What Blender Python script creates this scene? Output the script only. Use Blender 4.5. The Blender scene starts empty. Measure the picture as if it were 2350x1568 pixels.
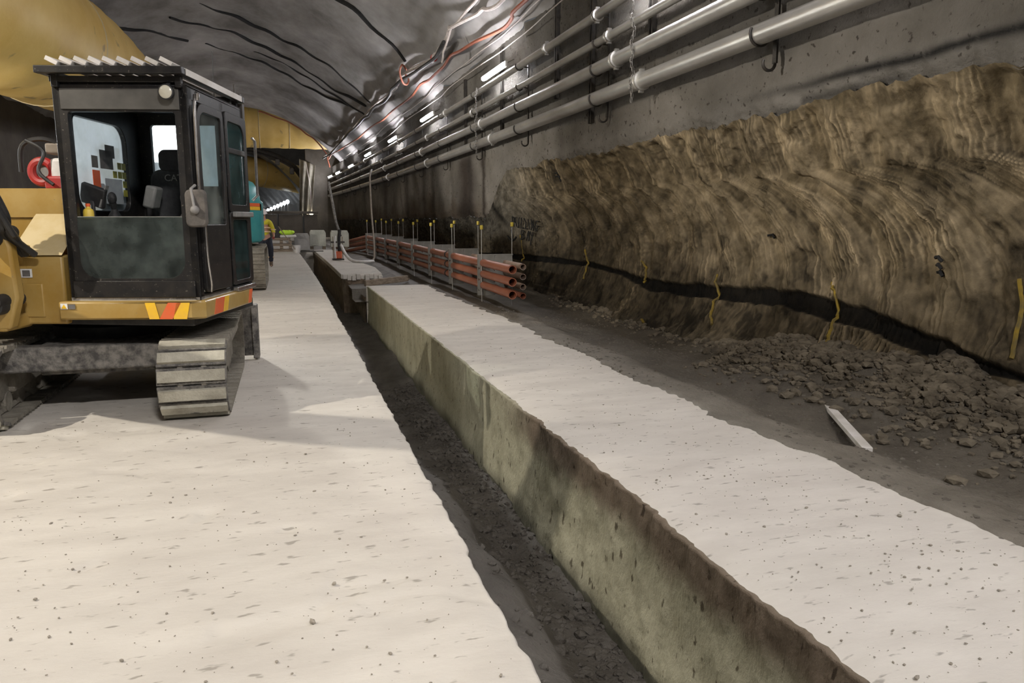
import bpy, bmesh, math, random
import numpy as np
from mathutils import Vector, Matrix

random.seed(7)
rng = np.random.default_rng(11)
scn = bpy.context.scene
C = scn.collection
PI = math.pi

# ------------------------------------------------------------------ camera
cam_d = bpy.data.cameras.new('camera')
cam = bpy.data.objects.new('camera', cam_d)
C.objects.link(cam)
cam_d.sensor_width = 36.0
cam_d.lens = 1697.0 / 2350.0 * 36.0
cam_d.clip_start, cam_d.clip_end = 0.05, 400
YAW, PITCH = math.radians(16.826), math.radians(9.271)
cam.location = (0, 0, 1.65)
cam.rotation_euler = (PI / 2 - PITCH, 0, -YAW)
scn.camera = cam

# ------------------------------------------------------------------ world, exposure, large lamps
w = bpy.data.worlds.new('tunnel_air')
scn.world = w
w.use_nodes = True
w.node_tree.nodes['Background'].inputs[0].default_value = (0.95, 0.97, 1.0, 1)
w.node_tree.nodes['Background'].inputs[1].default_value = 0.10
scn.view_settings.view_transform = 'Standard'
scn.view_settings.look = 'None'
scn.view_settings.gamma = 1.0
scn.view_settings.use_curve_mapping = False
scn.view_settings.exposure = 0.0


def lamp(name, kind, loc, power, color, target=None, size=0.2, cone=120, blend=0.4, sy=None):
    d = bpy.data.lights.new(name, kind)
    d.energy = power
    d.color = color
    if kind == 'AREA':
        d.shape = 'RECTANGLE'
        d.size = size
        d.size_y = sy or size
    else:
        d.shadow_soft_size = size
    if kind == 'SPOT':
        d.spot_size = math.radians(cone)
        d.spot_blend = blend
    o = bpy.data.objects.new(name, d)
    o.location = loc
    if target is not None:
        o.rotation_euler = (Vector(target) - Vector(loc)).to_track_quat('-Z', 'Y').to_euler()
    C.objects.link(o)
    return o


WARM = (1.0, 0.92, 0.80)
COOL = (0.96, 0.95, 1.0)
# work floodlight hung from the left haunch of the roof, outside the frame
lamp('work_floodlight', 'SPOT', (-6.3, 4.6, 6.05), 2050, WARM, (-0.4, 5.2, 0), 0.045, 110, 0.5)
# light tower far behind the digger, seen through its cab
lamp('tower_floodlight', 'SPOT', (-2.36, 16.35, 3.16), 1500, (1.0, 0.98, 0.92), (-0.95, 8.0, 2.3), 0.14, 56, 0.5)
# unseen lamps added as fill behind the camera and along the left side
lamp('rear_fill', 'AREA', (1.2, -4.0, 8.0), 770, (1.0, 0.96, 0.94), (0.5, 6, 1), 1.2, sy=0.3)  # added overhead fill for the near floor and concrete strip
lamp('left_fill_spot.003', 'SPOT', (-8.7, 8.0, 5.6), 4600, (1.0, 0.94, 0.85), (5.5, 7.6, 3.9), 0.2, 36, 0.8)  # added spot to brighten the near right wall and rock
lamp('left_fill_spot.004', 'SPOT', (-8.7, 18.2, 4.25), 4800, (1.0, 0.94, 0.85), (5.3, 20.0, 3.9), 0.2, 54, 0.8)  # added spot to brighten the farther right wall
lamp('left_fill_spot', 'SPOT', (-8.6, 14.0, 3.2), 2600, (1.0, 0.95, 0.88), (-5.9, 20, 6.0), 0.2, 110, 0.8)
lamp('left_fill_spot.001', 'SPOT', (-8.7, 6.5, 3.4), 1300, (1.0, 0.95, 0.88), (-6.5, 13, 6.4), 0.2, 100, 0.8)
lamp('left_fill_spot.002', 'SPOT', (-8.7, 11.5, 3.2), 900, (0.90, 0.95, 1.0), (-1.5, 7.5, 2.2), 0.2, 16, 0.4)  # added spot to make the cab's side pane glow

# ------------------------------------------------------------------ helpers
def sstep(a, b, x):
    t = np.clip((x - a) / (b - a), 0, 1)
    return t * t * (3 - 2 * t)


def Cv(y):
    return -0.00055 * np.maximum(0, np.asarray(y, float) - 10) ** 2


def zf(y):
    y = np.asarray(y, float)
    return 0.013 * np.clip(y - 12, 0, 26)


_tabs = {}


def vnoise(x, y, seed=0):
    if seed not in _tabs:
        _tabs[seed] = np.random.default_rng(seed + 100).random((256, 256))
    T = _tabs[seed]
    xi, yi = np.floor(x).astype(int), np.floor(y).astype(int)
    fx, fy = x - xi, y - yi
    fx, fy = fx * fx * (3 - 2 * fx), fy * fy * (3 - 2 * fy)
    a, b = T[xi & 255, yi & 255], T[(xi + 1) & 255, yi & 255]
    c_, d = T[xi & 255, (yi + 1) & 255], T[(xi + 1) & 255, (yi + 1) & 255]
    return (a * (1 - fx) + b * fx) * (1 - fy) + (c_ * (1 - fx) + d * fx) * fy


def fbm(x, y, oct=4, seed=0):
    s, amp, tot = 0, 1.0, 0
    for k in range(oct):
        s = s + amp * vnoise(x * 2 ** k + 17.3 * k, y * 2 ** k + 5.1 * k, seed + k)
        tot += amp
        amp *= 0.5
    return s / tot - 0.5


MATS = {}


def randomise(m):
    nt = m.node_tree
    oi = nt.nodes.new('ShaderNodeObjectInfo')
    mu = nt.nodes.new('ShaderNodeMath')
    mu.operation = 'MULTIPLY'
    mu.inputs[1].default_value = 37
    nt.links.new(oi.outputs['Random'], mu.inputs[0])
    for n in nt.nodes:
        if n.type == 'MAPPING':
            nt.links.new(mu.outputs[0], n.inputs['Location'])
    return m


def mat(name, col=(0.5, 0.5, 0.5), rough=0.7, metal=0.0, col2=None, nscale=4.0, detail=4.0, stretch=(1, 1, 1), bump=0.0,
        bscale=None, emis=None, estr=0.0, spots=None, spot_scale=30, spot_lo=0.62, attr=False, spec=0.5, contrast=(0.35, 0.65), coat=0.0):
    """Procedural surface: two colours mixed by noise, dark specks, grain bump, optional vertex tone."""
    if name in MATS:
        return MATS[name]
    m = bpy.data.materials.new(name)
    m.use_nodes = True
    nt = m.node_tree
    N, L = nt.nodes, nt.links
    b = N['Principled BSDF']
    b.inputs['Roughness'].default_value = rough
    b.inputs['Metallic'].default_value = metal
    b.inputs['Specular IOR Level'].default_value = spec
    b.inputs['Coat Weight'].default_value = coat
    tc = N.new('ShaderNodeTexCoord')
    mp = N.new('ShaderNodeMapping')
    mp.inputs['Scale'].default_value = stretch
    L.new(tc.outputs['Object'], mp.inputs['Vector'])
    last = None
    if col2 is not None:
        nz = N.new('ShaderNodeTexNoise')
        nz.inputs['Scale'].default_value = nscale
        nz.inputs['Detail'].default_value = detail
        nz.inputs['Roughness'].default_value = 0.62
        L.new(mp.outputs[0], nz.inputs['Vector'])
        cr = N.new('ShaderNodeValToRGB')
        cr.color_ramp.elements[0].position = contrast[0]
        cr.color_ramp.elements[1].position = contrast[1]
        cr.color_ramp.elements[0].color = (*col, 1)
        cr.color_ramp.elements[1].color = (*col2, 1)
        L.new(nz.outputs['Fac'], cr.inputs['Fac'])
        last = cr.outputs['Color']
    else:
        rgb = N.new('ShaderNodeRGB')
        rgb.outputs[0].default_value = (*col, 1)
        last = rgb.outputs[0]
    if spots is not None:
        ns = N.new('ShaderNodeTexNoise')
        ns.inputs['Scale'].default_value = spot_scale
        ns.inputs['Detail'].default_value = 3
        L.new(mp.outputs[0], ns.inputs['Vector'])
        sr = N.new('ShaderNodeValToRGB')
        sr.color_ramp.elements[0].position = spot_lo
        sr.color_ramp.elements[1].position = spot_lo + 0.06
        L.new(ns.outputs['Fac'], sr.inputs['Fac'])
        mx = N.new('ShaderNodeMix')
        mx.data_type = 'RGBA'
        L.new(sr.outputs['Color'], mx.inputs['Factor'])
        L.new(last, mx.inputs[6])
        mx.inputs[7].default_value = (*spots, 1)
        last = mx.outputs[2]
    if attr:  # vertex colour multiplies the base: surface tones and painted shade stored per vertex
        at = N.new('ShaderNodeVertexColor')
        at.layer_name = 'tone'
        mm = N.new('ShaderNodeMix')
        mm.data_type = 'RGBA'
        mm.blend_type = 'MULTIPLY'
        mm.inputs['Factor'].default_value = 1
        L.new(last, mm.inputs[6])
        L.new(at.outputs['Color'], mm.inputs[7])
        last = mm.outputs[2]
    L.new(last, b.inputs['Base Color'])
    if bump:
        nb = N.new('ShaderNodeTexNoise')
        nb.inputs['Scale'].default_value = bscale or nscale * 6
        nb.inputs['Detail'].default_value = 6
        nb.inputs['Roughness'].default_value = 0.65
        L.new(mp.outputs[0], nb.inputs['Vector'])
        bp = N.new('ShaderNodeBump')
        bp.inputs['Strength'].default_value = bump
        bp.inputs['Distance'].default_value = 0.03
        L.new(nb.outputs['Fac'], bp.inputs['Height'])
        L.new(bp.outputs[0], b.inputs['Normal'])
    if emis:
        b.inputs['Emission Color'].default_value = (*emis, 1)
        b.inputs['Emission Strength'].default_value = estr
    MATS[name] = m
    return m


def glass(name, tint=(0.75, 0.85, 0.85), haze=(0.8, 0.85, 0.9), lo=0.15, hi=0.5, scale=3.0):
    """Thin dusty pane: clear glass, dust film that scatters back light, a glossy skin."""
    m = bpy.data.materials.new(name)
    m.use_nodes = True
    nt = m.node_tree
    N, L = nt.nodes, nt.links
    N.remove(N['Principled BSDF'])
    out = N['Material Output']
    tr = N.new('ShaderNodeBsdfTransparent')
    tr.inputs[0].default_value = (*tint, 1)
    tl = N.new('ShaderNodeBsdfTranslucent')
    tl.inputs[0].default_value = (*haze, 1)
    df = N.new('ShaderNodeBsdfDiffuse')
    df.inputs[0].default_value = (*[h * 0.6 for h in haze], 1)
    gl = N.new('ShaderNodeBsdfGlossy')
    gl.inputs['Roughness'].default_value = 0.05
    tc = N.new('ShaderNodeTexCoord')
    nz = N.new('ShaderNodeTexNoise')
    nz.inputs['Scale'].default_value = scale
    nz.inputs['Detail'].default_value = 6
    L.new(tc.outputs['Object'], nz.inputs['Vector'])
    mr = N.new('ShaderNodeMapRange')
    mr.inputs['From Min'].default_value = 0.35
    mr.inputs['From Max'].default_value = 0.7
    mr.inputs['To Min'].default_value = lo
    mr.inputs['To Max'].default_value = hi
    L.new(nz.outputs['Fac'], mr.inputs['Value'])
    m0 = N.new('ShaderNodeMixShader')
    m0.inputs[0].default_value = 0.35
    L.new(tl.outputs[0], m0.inputs[1])
    L.new(df.outputs[0], m0.inputs[2])
    m1 = N.new('ShaderNodeMixShader')
    L.new(mr.outputs[0], m1.inputs[0])
    L.new(tr.outputs[0], m1.inputs[1])
    L.new(m0.outputs[0], m1.inputs[2])
    m2 = N.new('ShaderNodeMixShader')
    m2.inputs[0].default_value = 0.06
    L.new(m1.outputs[0], m2.inputs[1])
    L.new(gl.outputs[0], m2.inputs[2])
    L.new(m2.outputs[0], out.inputs['Surface'])
    MATS[name] = m
    return m


def frame_of(axis):
    a = Vector(axis).normalized()
    t = Vector((0, 0, 1)) if abs(a.z) < 0.9 else Vector((1, 0, 0))
    u = a.cross(t).normalized()
    return a, u, a.cross(u).normalized()


class MB:
    def __init__(s, M=None):
        s.v, s.f, s.M = [], [], M

    def add(s, vs, fs):
        o = len(s.v)
        s.v += [Vector(p) for p in vs]
        s.f += [tuple(i + o for i in f) for f in fs]
        return s

    def box(s, c, size, R=None):
        x, y, z = [q / 2 for q in size]
        vs = [Vector(p) for p in ((-x, -y, -z), (x, -y, -z), (x, y, -z), (-x, y, -z), (-x, -y, z), (x, -y, z), (x, y, z), (-x, y, z))]
        if R is not None:
            vs = [R @ p for p in vs]
        return s.add([p + Vector(c) for p in vs], [(0, 3, 2, 1), (4, 5, 6, 7), (0, 1, 5, 4), (1, 2, 6, 5), (2, 3, 7, 6), (3, 0, 4, 7)])

    def bb(s, x0, x1, y0, y1, z0, z1):
        return s.box(((x0 + x1) / 2, (y0 + y1) / 2, (z0 + z1) / 2), (x1 - x0, y1 - y0, z1 - z0))

    def bar(s, a, b, wd, ht):
        a, b = Vector(a), Vector(b)
        d, u, v = frame_of(b - a)
        vs = []
        for p in (a, b):
            vs += [p + u * i * wd / 2 + v * j * ht / 2 for i, j in ((-1, -1), (1, -1), (1, 1), (-1, 1))]
        return s.add(vs, [(0, 1, 2, 3), (7, 6, 5, 4), (0, 4, 5, 1), (1, 5, 6, 2), (2, 6, 7, 3), (3, 7, 4, 0)])

    def tube(s, path, r, n=8, closed=False, cap=True):
        P = [Vector(p) for p in path]
        k = len(P)
        rs = r if isinstance(r, (list, tuple)) else [r] * k
        vs, fs = [], []
        u = None
        for i in range(k):
            a = P[(i + 1) % k] if (closed or i < k - 1) else P[i]
            b = P[(i - 1) % k] if (closed or i > 0) else P[i]
            d = (a - b).normalized()
            if u is None:
                _, u, v = frame_of(d)
            u = (u - d * u.dot(d)).normalized()
            v = d.cross(u)
            vs += [P[i] + (u * math.cos(2 * PI * j / n) + v * math.sin(2 * PI * j / n)) * rs[i] for j in range(n)]
        m = k if closed else k - 1
        for i in range(m):
            for j in range(n):
                a, b = i * n + j, i * n + (j + 1) % n
                c, d = ((i + 1) % k) * n + (j + 1) % n, ((i + 1) % k) * n + j
                fs.append((a, b, c, d))
        if cap and not closed:
            fs.append(tuple(range(n - 1, -1, -1)))
            fs.append(tuple((k - 1) * n + j for j in range(n)))
        return s.add(vs, fs)

    def pipe(s, a, b, r, ri, n=20):
        """hollow straight pipe"""
        a, b = Vector(a), Vector(b)
        d, u, v = frame_of(b - a)
        vs = []
        for p, q in ((a, r), (b, r), (b, ri), (a, ri)):
            vs += [p + (u * math.cos(2 * PI * j / n) + v * math.sin(2 * PI * j / n)) * q for j in range(n)]
        fs = []
        for i in range(4):
            for j in range(n):
                fs.append((i * n + j, i * n + (j + 1) % n, ((i + 1) % 4) * n + (j + 1) % n, ((i + 1) % 4) * n + j))
        return s.add(vs, fs)

    def cyl(s, a, b, r, n=16):
        return s.tube([a, b], r, n)

    def arc(s, c, u, v, R, a0, a1, r, n=10, k=6):
        c, u, v = Vector(c), Vector(u), Vector(v)
        return s.tube([c + u * R * math.cos(a0 + (a1 - a0) * i / n) + v * R * math.sin(a0 + (a1 - a0) * i / n) for i in range(n + 1)], r, k)

    def ring(s, c, axis, R, r, n=20, k=6):
        d, u, v = frame_of(axis)
        c = Vector(c)
        return s.tube([c + (u * math.cos(2 * PI * i / n) + v * math.sin(2 * PI * i / n)) * R for i in range(n)], r, k, closed=True)

    def lathe(s, prof, c, axis, n=20):
        d, u, v = frame_of(axis)
        c = Vector(c)
        vs, fs = [], []
        for r, h in prof:
            vs += [c + d * h + (u * math.cos(2 * PI * j / n) + v * math.sin(2 * PI * j / n)) * r for j in range(n)]
        for i in range(len(prof) - 1):
            for j in range(n):
                fs.append((i * n + j, i * n + (j + 1) % n, (i + 1) * n + (j + 1) % n, (i + 1) * n + j))
        return s.add(vs, fs)

    def prism(s, loop, vec):
        n = len(loop)
        L0 = [Vector(p) for p in loop]
        vec = Vector(vec)
        return s.add(L0 + [p + vec for p in L0], [tuple(range(n - 1, -1, -1)), tuple(range(n, 2 * n))] + [(i, (i + 1) % n, n + (i + 1) % n, n + i) for i in range(n)])

    def ringprism(s, outer, inner, vec):
        n = len(outer)
        vec = Vector(vec)
        O, I = [Vector(p) for p in outer], [Vector(p) for p in inner]
        vs = O + I + [p + vec for p in O] + [p + vec for p in I]
        fs = []
        for i in range(n):
            j = (i + 1) % n
            fs += [(i, j, n + j, n + i), (2 * n + j, 2 * n + i, 3 * n + i, 3 * n + j), (i, 2 * n + i, 2 * n + j, j), (n + j, 3 * n + j, 3 * n + i, n + i)]
        return s.add(vs, fs)

    def ball(s, c, r, n=12, k=8, sc=(1, 1, 1)):
        vs, fs = [], []
        c = Vector(c)
        for i in range(k + 1):
            th = PI * i / k
            for j in range(n):
                ph = 2 * PI * j / n
                vs.append(c + Vector((r * sc[0] * math.sin(th) * math.cos(ph), r * sc[1] * math.sin(th) * math.sin(ph), r * sc[2] * math.cos(th))))
        for i in range(k):
            for j in range(n):
                fs.append((i * n + j, (i + 1) * n + j, (i + 1) * n + (j + 1) % n, i * n + (j + 1) % n))
        return s.add(vs, fs)

    def mesh(s, name, m, bevel_ang=35):
        me = bpy.data.meshes.new(name)
        vs = [tuple(s.M @ p) if s.M is not None else tuple(p) for p in s.v]
        me.from_pydata(vs, [], s.f)
        bm = bmesh.new()
        bm.from_mesh(me)
        bmesh.ops.remove_doubles(bm, verts=bm.verts, dist=1e-5)
        bmesh.ops.recalc_face_normals(bm, faces=bm.faces)
        bm.to_mesh(me)
        bm.free()
        me.materials.append(m)
        me.shade_smooth()
        me.set_sharp_from_angle(angle=math.radians(bevel_ang))
        return me

    def build(s, name, m, parent=None, bevel=0.0, kind=None, label=None):
        o = bpy.data.objects.new(name, s.mesh(name, m))
        C.objects.link(o)
        if parent is not None:
            o.parent = parent
        if bevel:
            md = o.modifiers.new('bevel', 'BEVEL')
            md.width = bevel
            md.segments = 2
            md.limit_method = 'ANGLE'
            md.angle_limit = math.radians(40)
        if kind:
            o['kind'] = kind
        if label:
            o['label'] = label
        return o


def tag(o, label, cat, group=None):
    o['label'] = label
    o['category'] = cat
    if group:
        o['group'] = group
    return o


def thing(name, label, cat, loc=(0, 0, 0), group=None):
    o = bpy.data.objects.new(name, None)
    o.empty_display_size = 0.1
    C.objects.link(o)
    o.location = loc
    return tag(o, label, cat, group)


def link_copy(me, name, parent, loc=(0, 0, 0), rot=None):
    o = bpy.data.objects.new(name, me)
    C.objects.link(o)
    o.parent = parent
    o.location = loc
    if rot is not None:
        o.rotation_euler = rot
    return o


def grid_mesh(name, P, m, tone=None, kind='structure', mats2=None, face_mask=None, smooth=True, parent=None):
    """P: (ny, nx, 3) grid of points."""
    ny, nx = P.shape[:2]
    me = bpy.data.meshes.new(name)
    idx = np.arange(ny * nx).reshape(ny, nx)
    q = np.stack([idx[:-1, :-1], idx[:-1, 1:], idx[1:, 1:], idx[1:, :-1]], -1).reshape(-1, 4)
    nf = len(q)
    me.vertices.add(ny * nx)
    me.vertices.foreach_set('co', P.reshape(-1).astype(np.float32))
    me.loops.add(nf * 4)
    me.loops.foreach_set('vertex_index', q.reshape(-1).astype(np.int32))
    me.polygons.add(nf)
    me.polygons.foreach_set('loop_start', (np.arange(nf) * 4).astype(np.int32))
    me.polygons.foreach_set('loop_total', np.full(nf, 4, np.int32))
    me.update(calc_edges=True)
    me.materials.append(m)
    if mats2 is not None:
        me.materials.append(mats2)
        me.polygons.foreach_set('material_index', face_mask.reshape(-1).astype(np.int32))
    me.polygons.foreach_set('use_smooth', np.full(nf, smooth))
    if tone is not None:
        ca = me.color_attributes.new('tone', 'FLOAT_COLOR', 'POINT')
        col = np.ones((ny * nx, 4), np.float32)
        col[:, :3] = tone.reshape(-1, 3)
        ca.data.foreach_set('color', col.reshape(-1))
    me.validate()
    o = bpy.data.objects.new(name, me)
    C.objects.link(o)
    if parent is not None:
        o.parent = parent
    if kind:
        o['kind'] = kind
    return o


def spline(pts, n=8):
    P = [Vector(p) for p in pts]
    out = []
    for i in range(len(P) - 1):
        p0, p1, p2, p3 = P[max(i - 1, 0)], P[i], P[i + 1], P[min(i + 2, len(P) - 1)]
        for k in range(n):
            t = k / n
            out.append(0.5 * ((2 * p1) + (p2 - p0) * t + (2 * p0 - 5 * p1 + 4 * p2 - p3) * t * t + (3 * p1 - p0 - 3 * p2 + p3) * t ** 3))
    out.append(P[-1])
    return out


# ------------------------------------------------------------------ materials
M_slab = mat('dusty_concrete', (0.50, 0.465, 0.415), 0.85, col2=(0.62, 0.585, 0.525), nscale=1.4, detail=8, stretch=(0.8, 2.2, 1), bump=0.25, bscale=22,
             spots=(0.33, 0.305, 0.265), spot_scale=9, spot_lo=0.635, contrast=(0.3, 0.72), spec=0.2)
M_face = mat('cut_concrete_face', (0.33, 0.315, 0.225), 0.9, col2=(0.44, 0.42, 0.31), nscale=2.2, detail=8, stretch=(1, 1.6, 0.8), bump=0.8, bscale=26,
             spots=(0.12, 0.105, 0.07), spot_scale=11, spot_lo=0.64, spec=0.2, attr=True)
M_mud = mat('wet_mud', (0.062, 0.052, 0.038), 0.55, col2=(0.125, 0.109, 0.085), nscale=2.2, detail=8, bump=0.9, bscale=18, spec=0.4, contrast=(0.3, 0.7), attr=True)
M_bed = mat('trench_mud', (0.065, 0.057, 0.047), 0.6, col2=(0.135, 0.122, 0.106), nscale=2.2, detail=8, bump=0.9, bscale=18, spec=0.35, contrast=(0.3, 0.7))
M_clod = mat('mud_clod', (0.085, 0.073, 0.056), 0.7, col2=(0.155, 0.138, 0.112), nscale=5, bump=0.6, bscale=30)
M_rock = mat('cut_sandstone', (0.056, 0.0435, 0.025), 0.9, col2=(0.132, 0.105, 0.067), nscale=2.6, detail=9, bump=0.55, bscale=34, spec=0.2, attr=True)
M_shot = mat('shotcrete', (0.125, 0.114, 0.097), 0.85, col2=(0.225, 0.21, 0.188), nscale=0.55, detail=9, bump=1.0, bscale=26, spec=0.3,
             spots=(0.06, 0.052, 0.043), spot_scale=13, spot_lo=0.63, attr=True)
M_ceil = mat('grey_lining', (0.15, 0.14, 0.132), 0.8, col2=(0.44, 0.425, 0.42), nscale=0.5, detail=9, stretch=(1.0, 0.55, 1), bump=0.7, bscale=1.6, spec=0.25,
             contrast=(0.32, 0.72))
M_dark = mat('dark_lining', (0.06, 0.050, 0.039), 0.8, col2=(0.14, 0.12, 0.097), nscale=0.4, detail=6, bump=0.5, bscale=3)
M_black = mat('black_paint', (0.007, 0.007, 0.008), 0.42, col2=(0.020, 0.018, 0.016), nscale=9, detail=8, spots=(0.10, 0.09, 0.075), spot_scale=55, spot_lo=0.66, coat=0.06, spec=0.35)
M_blackdull = mat('black_plastic', (0.012, 0.012, 0.013), 0.65, col2=(0.028, 0.027, 0.026), nscale=12)
M_yel = mat('digger_yellow', (0.31, 0.185, 0.035), 0.45, col2=(0.38, 0.26, 0.085), nscale=3, detail=8, spots=(0.22, 0.16, 0.08), spot_scale=26, spot_lo=0.70, coat=0.2)
M_steel = mat('galvanised_steel', (0.46, 0.45, 0.43), 0.36, 0.75, col2=(0.62, 0.61, 0.58), nscale=3, detail=7, stretch=(1, 0.4, 1), bump=0.12, bscale=20)
M_darksteel = mat('dark_steel', (0.035, 0.033, 0.031), 0.5, 0.5, col2=(0.07, 0.06, 0.05), nscale=8)
M_dirt = mat('dusty_track', (0.17, 0.152, 0.125), 0.9, col2=(0.36, 0.33, 0.27), nscale=6, detail=8, bump=0.8, bscale=40, contrast=(0.3, 0.65))
M_pad = mat('dusty_pad', (0.30, 0.28, 0.22), 0.9, col2=(0.50, 0.475, 0.39), nscale=5, detail=8, bump=0.5, bscale=40, spots=(0.08, 0.075, 0.07), spot_scale=9, spot_lo=0.66)
M_mudsteel = mat('mud_caked_steel', (0.07, 0.066, 0.062), 0.8, col2=(0.24, 0.225, 0.20), nscale=14, detail=8, bump=0.6, bscale=40, contrast=(0.38, 0.62))
M_orange = mat('orange_conduit', (0.25, 0.078, 0.040), 0.4, col2=(0.33, 0.122, 0.072), nscale=2, detail=6, spots=(0.22, 0.10, 0.06), spot_scale=8, spot_lo=0.66)
M_pvcdull = mat('dusty_conduit', (0.24, 0.15, 0.10), 0.6, col2=(0.36, 0.29, 0.24), nscale=4)
M_spacer = mat('grey_plastic_sheet', (0.16, 0.155, 0.135), 0.6, col2=(0.22, 0.212, 0.19), nscale=5)
M_cap = mat('yellow_cap', (0.48, 0.38, 0.05), 0.5, col2=(0.42, 0.32, 0.04), nscale=20)
M_duct = mat('yellow_duct_fabric', (0.62, 0.40, 0.10), 0.5, col2=(0.74, 0.52, 0.18), nscale=0.6, detail=7, bump=0.25, bscale=3, spots=(0.36, 0.25, 0.10), spot_scale=1.6, spot_lo=0.66)
M_teal = mat('teal_paint', (0.03, 0.24, 0.25), 0.4, col2=(0.06, 0.30, 0.30), nscale=3)
M_red = mat('red_paint', (0.36, 0.02, 0.018), 0.5, col2=(0.26, 0.03, 0.025), nscale=5)
M_redtape = mat('red_reflective', (0.70, 0.11, 0.03), 0.35, col2=(0.62, 0.14, 0.05), nscale=12)
M_yeltape = mat('yellow_reflective', (0.80, 0.48, 0.02), 0.35, col2=(0.72, 0.42, 0.05), nscale=12)
M_white = mat('white_plastic', (0.66, 0.64, 0.62), 0.5, col2=(0.55, 0.53, 0.50), nscale=6)
M_plank = mat('pale_board', (0.50, 0.47, 0.42), 0.6, col2=(0.66, 0.63, 0.60), nscale=4)
M_wood = mat('weathered_timber', (0.16, 0.12, 0.085), 0.85, col2=(0.30, 0.245, 0.185), nscale=3, stretch=(1, 8, 8), bump=0.4, bscale=20)
M_conc = mat('precast_concrete', (0.36, 0.36, 0.31), 0.85, col2=(0.50, 0.50, 0.43), nscale=2.5, detail=8, bump=0.4, bscale=15, spots=(0.2, 0.19, 0.16), spot_scale=9, spot_lo=0.66)
M_cable_w = mat('pale_cable', (0.50, 0.45, 0.42), 0.55, col2=(0.36, 0.32, 0.30), nscale=6)
M_cable_o = mat('orange_cable', (0.30, 0.075, 0.035), 0.55, col2=(0.24, 0.095, 0.06), nscale=6)
M_cable_k = mat('black_cable', (0.012, 0.012, 0.012), 0.5, col2=(0.03, 0.028, 0.026), nscale=9)
M_hose = mat('dusty_hose', (0.20, 0.165, 0.13), 0.7, col2=(0.27, 0.23, 0.185), nscale=6)
M_led = mat('led_tube', (0.9, 0.9, 0.9), 0.3, emis=(0.97, 0.96, 1.0), estr=168)
M_ledfar = mat('far_lamp', (0.9, 0.9, 0.9), 0.3, emis=(0.85, 0.93, 1.0), estr=18)
M_ledwarm = mat('warm_lamp', (0.9, 0.9, 0.9), 0.3, emis=(1.0, 0.9, 0.72), estr=25)
M_flood = mat('flood_lens', (0.9, 0.9, 0.9), 0.3, emis=(1.0, 0.98, 0.92), estr=60)
M_hivis = mat('hivis_yellow', (0.66, 0.60, 0.03), 0.7, col2=(0.58, 0.50, 0.03), nscale=20)
M_lime = mat('hivis_lime', (0.55, 0.85, 0.06), 0.7, col2=(0.48, 0.75, 0.05), nscale=20)
M_navy = mat('navy_drill', (0.012, 0.016, 0.03), 0.8, col2=(0.02, 0.022, 0.035), nscale=20)
M_skin = mat('skin', (0.50, 0.28, 0.20), 0.6, col2=(0.45, 0.24, 0.17), nscale=20)
M_refl = mat('reflective_band', (0.85, 0.62, 0.42), 0.3, col2=(0.80, 0.56, 0.36), nscale=20)
M_helmet = mat('white_helmet', (0.75, 0.68, 0.65), 0.35, col2=(0.70, 0.62, 0.60), nscale=20)
M_boot = mat('boot_leather', (0.10, 0.07, 0.045), 0.7, col2=(0.14, 0.10, 0.07), nscale=20)
M_paintk = mat('black_spray', (0.004, 0.004, 0.004), 0.9, col2=(0.012, 0.011, 0.01), nscale=20)
M_painty = mat('yellow_spray', (0.26, 0.175, 0.012), 0.8, col2=(0.12, 0.09, 0.03), nscale=9)
M_stone = mat('broken_rock', (0.075, 0.060, 0.040), 0.9, col2=(0.19, 0.16, 0.115), nscale=5, bump=0.5, bscale=30)
M_crumb = mat('crumb', (0.22, 0.195, 0.16), 0.9, col2=(0.34, 0.305, 0.25), nscale=40)
M_label = mat('label_white', (0.7, 0.7, 0.68), 0.5, col2=(0.6, 0.6, 0.58), nscale=30)
M_rubber = mat('grey_seat_cloth', (0.02, 0.02, 0.022), 0.85, col2=(0.035, 0.035, 0.036), nscale=20)
M_grey = mat('grey_plastic', (0.16, 0.16, 0.15), 0.6, col2=(0.22, 0.21, 0.2), nscale=9)
M_chrome = mat('worn_chrome', (0.55, 0.54, 0.53), 0.25, 0.9, col2=(0.35, 0.33, 0.31), nscale=14)
M_lensoff = mat('lamp_lens_unlit', (0.55, 0.52, 0.42), 0.25, col2=(0.45, 0.42, 0.34), nscale=14)
M_olive = mat('olive_paper', (0.30, 0.27, 0.03), 0.6, col2=(0.24, 0.22, 0.03), nscale=14)
M_paper = mat('grey_paper', (0.34, 0.36, 0.37), 0.6, col2=(0.28, 0.30, 0.32), nscale=14)
M_darkpaper = mat('dark_paper', (0.10, 0.095, 0.09), 0.6, col2=(0.14, 0.13, 0.12), nscale=14)
for m_ in (M_pad, M_dirt, M_plank, M_wood, M_stone):
    randomise(m_)
G_clear = glass('cab_glass', (0.80, 0.86, 0.85), (0.75, 0.8, 0.8), 0.03, 0.16, 4)
G_dirty = glass('dusty_glass', (0.70, 0.78, 0.80), (0.78, 0.86, 0.95), 0.50, 0.85, 3)
G_muddy = glass('splashed_glass', (0.36, 0.43, 0.40), (0.42, 0.48, 0.46), 0.14, 0.50, 5)
G_teal = glass('green_glass', (0.32, 0.46, 0.45), (0.35, 0.55, 0.55), 0.10, 0.30, 4)

# ------------------------------------------------------------------ floor slab on the left, with the trench's near side
def ysteps(y0, y1, s0, g):
    ys, y = [y0], y0
    while y < y1:
        y += s0 * (1 + g * max(0, y - 2))
        ys.append(y)
    return np.array(ys)


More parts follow.
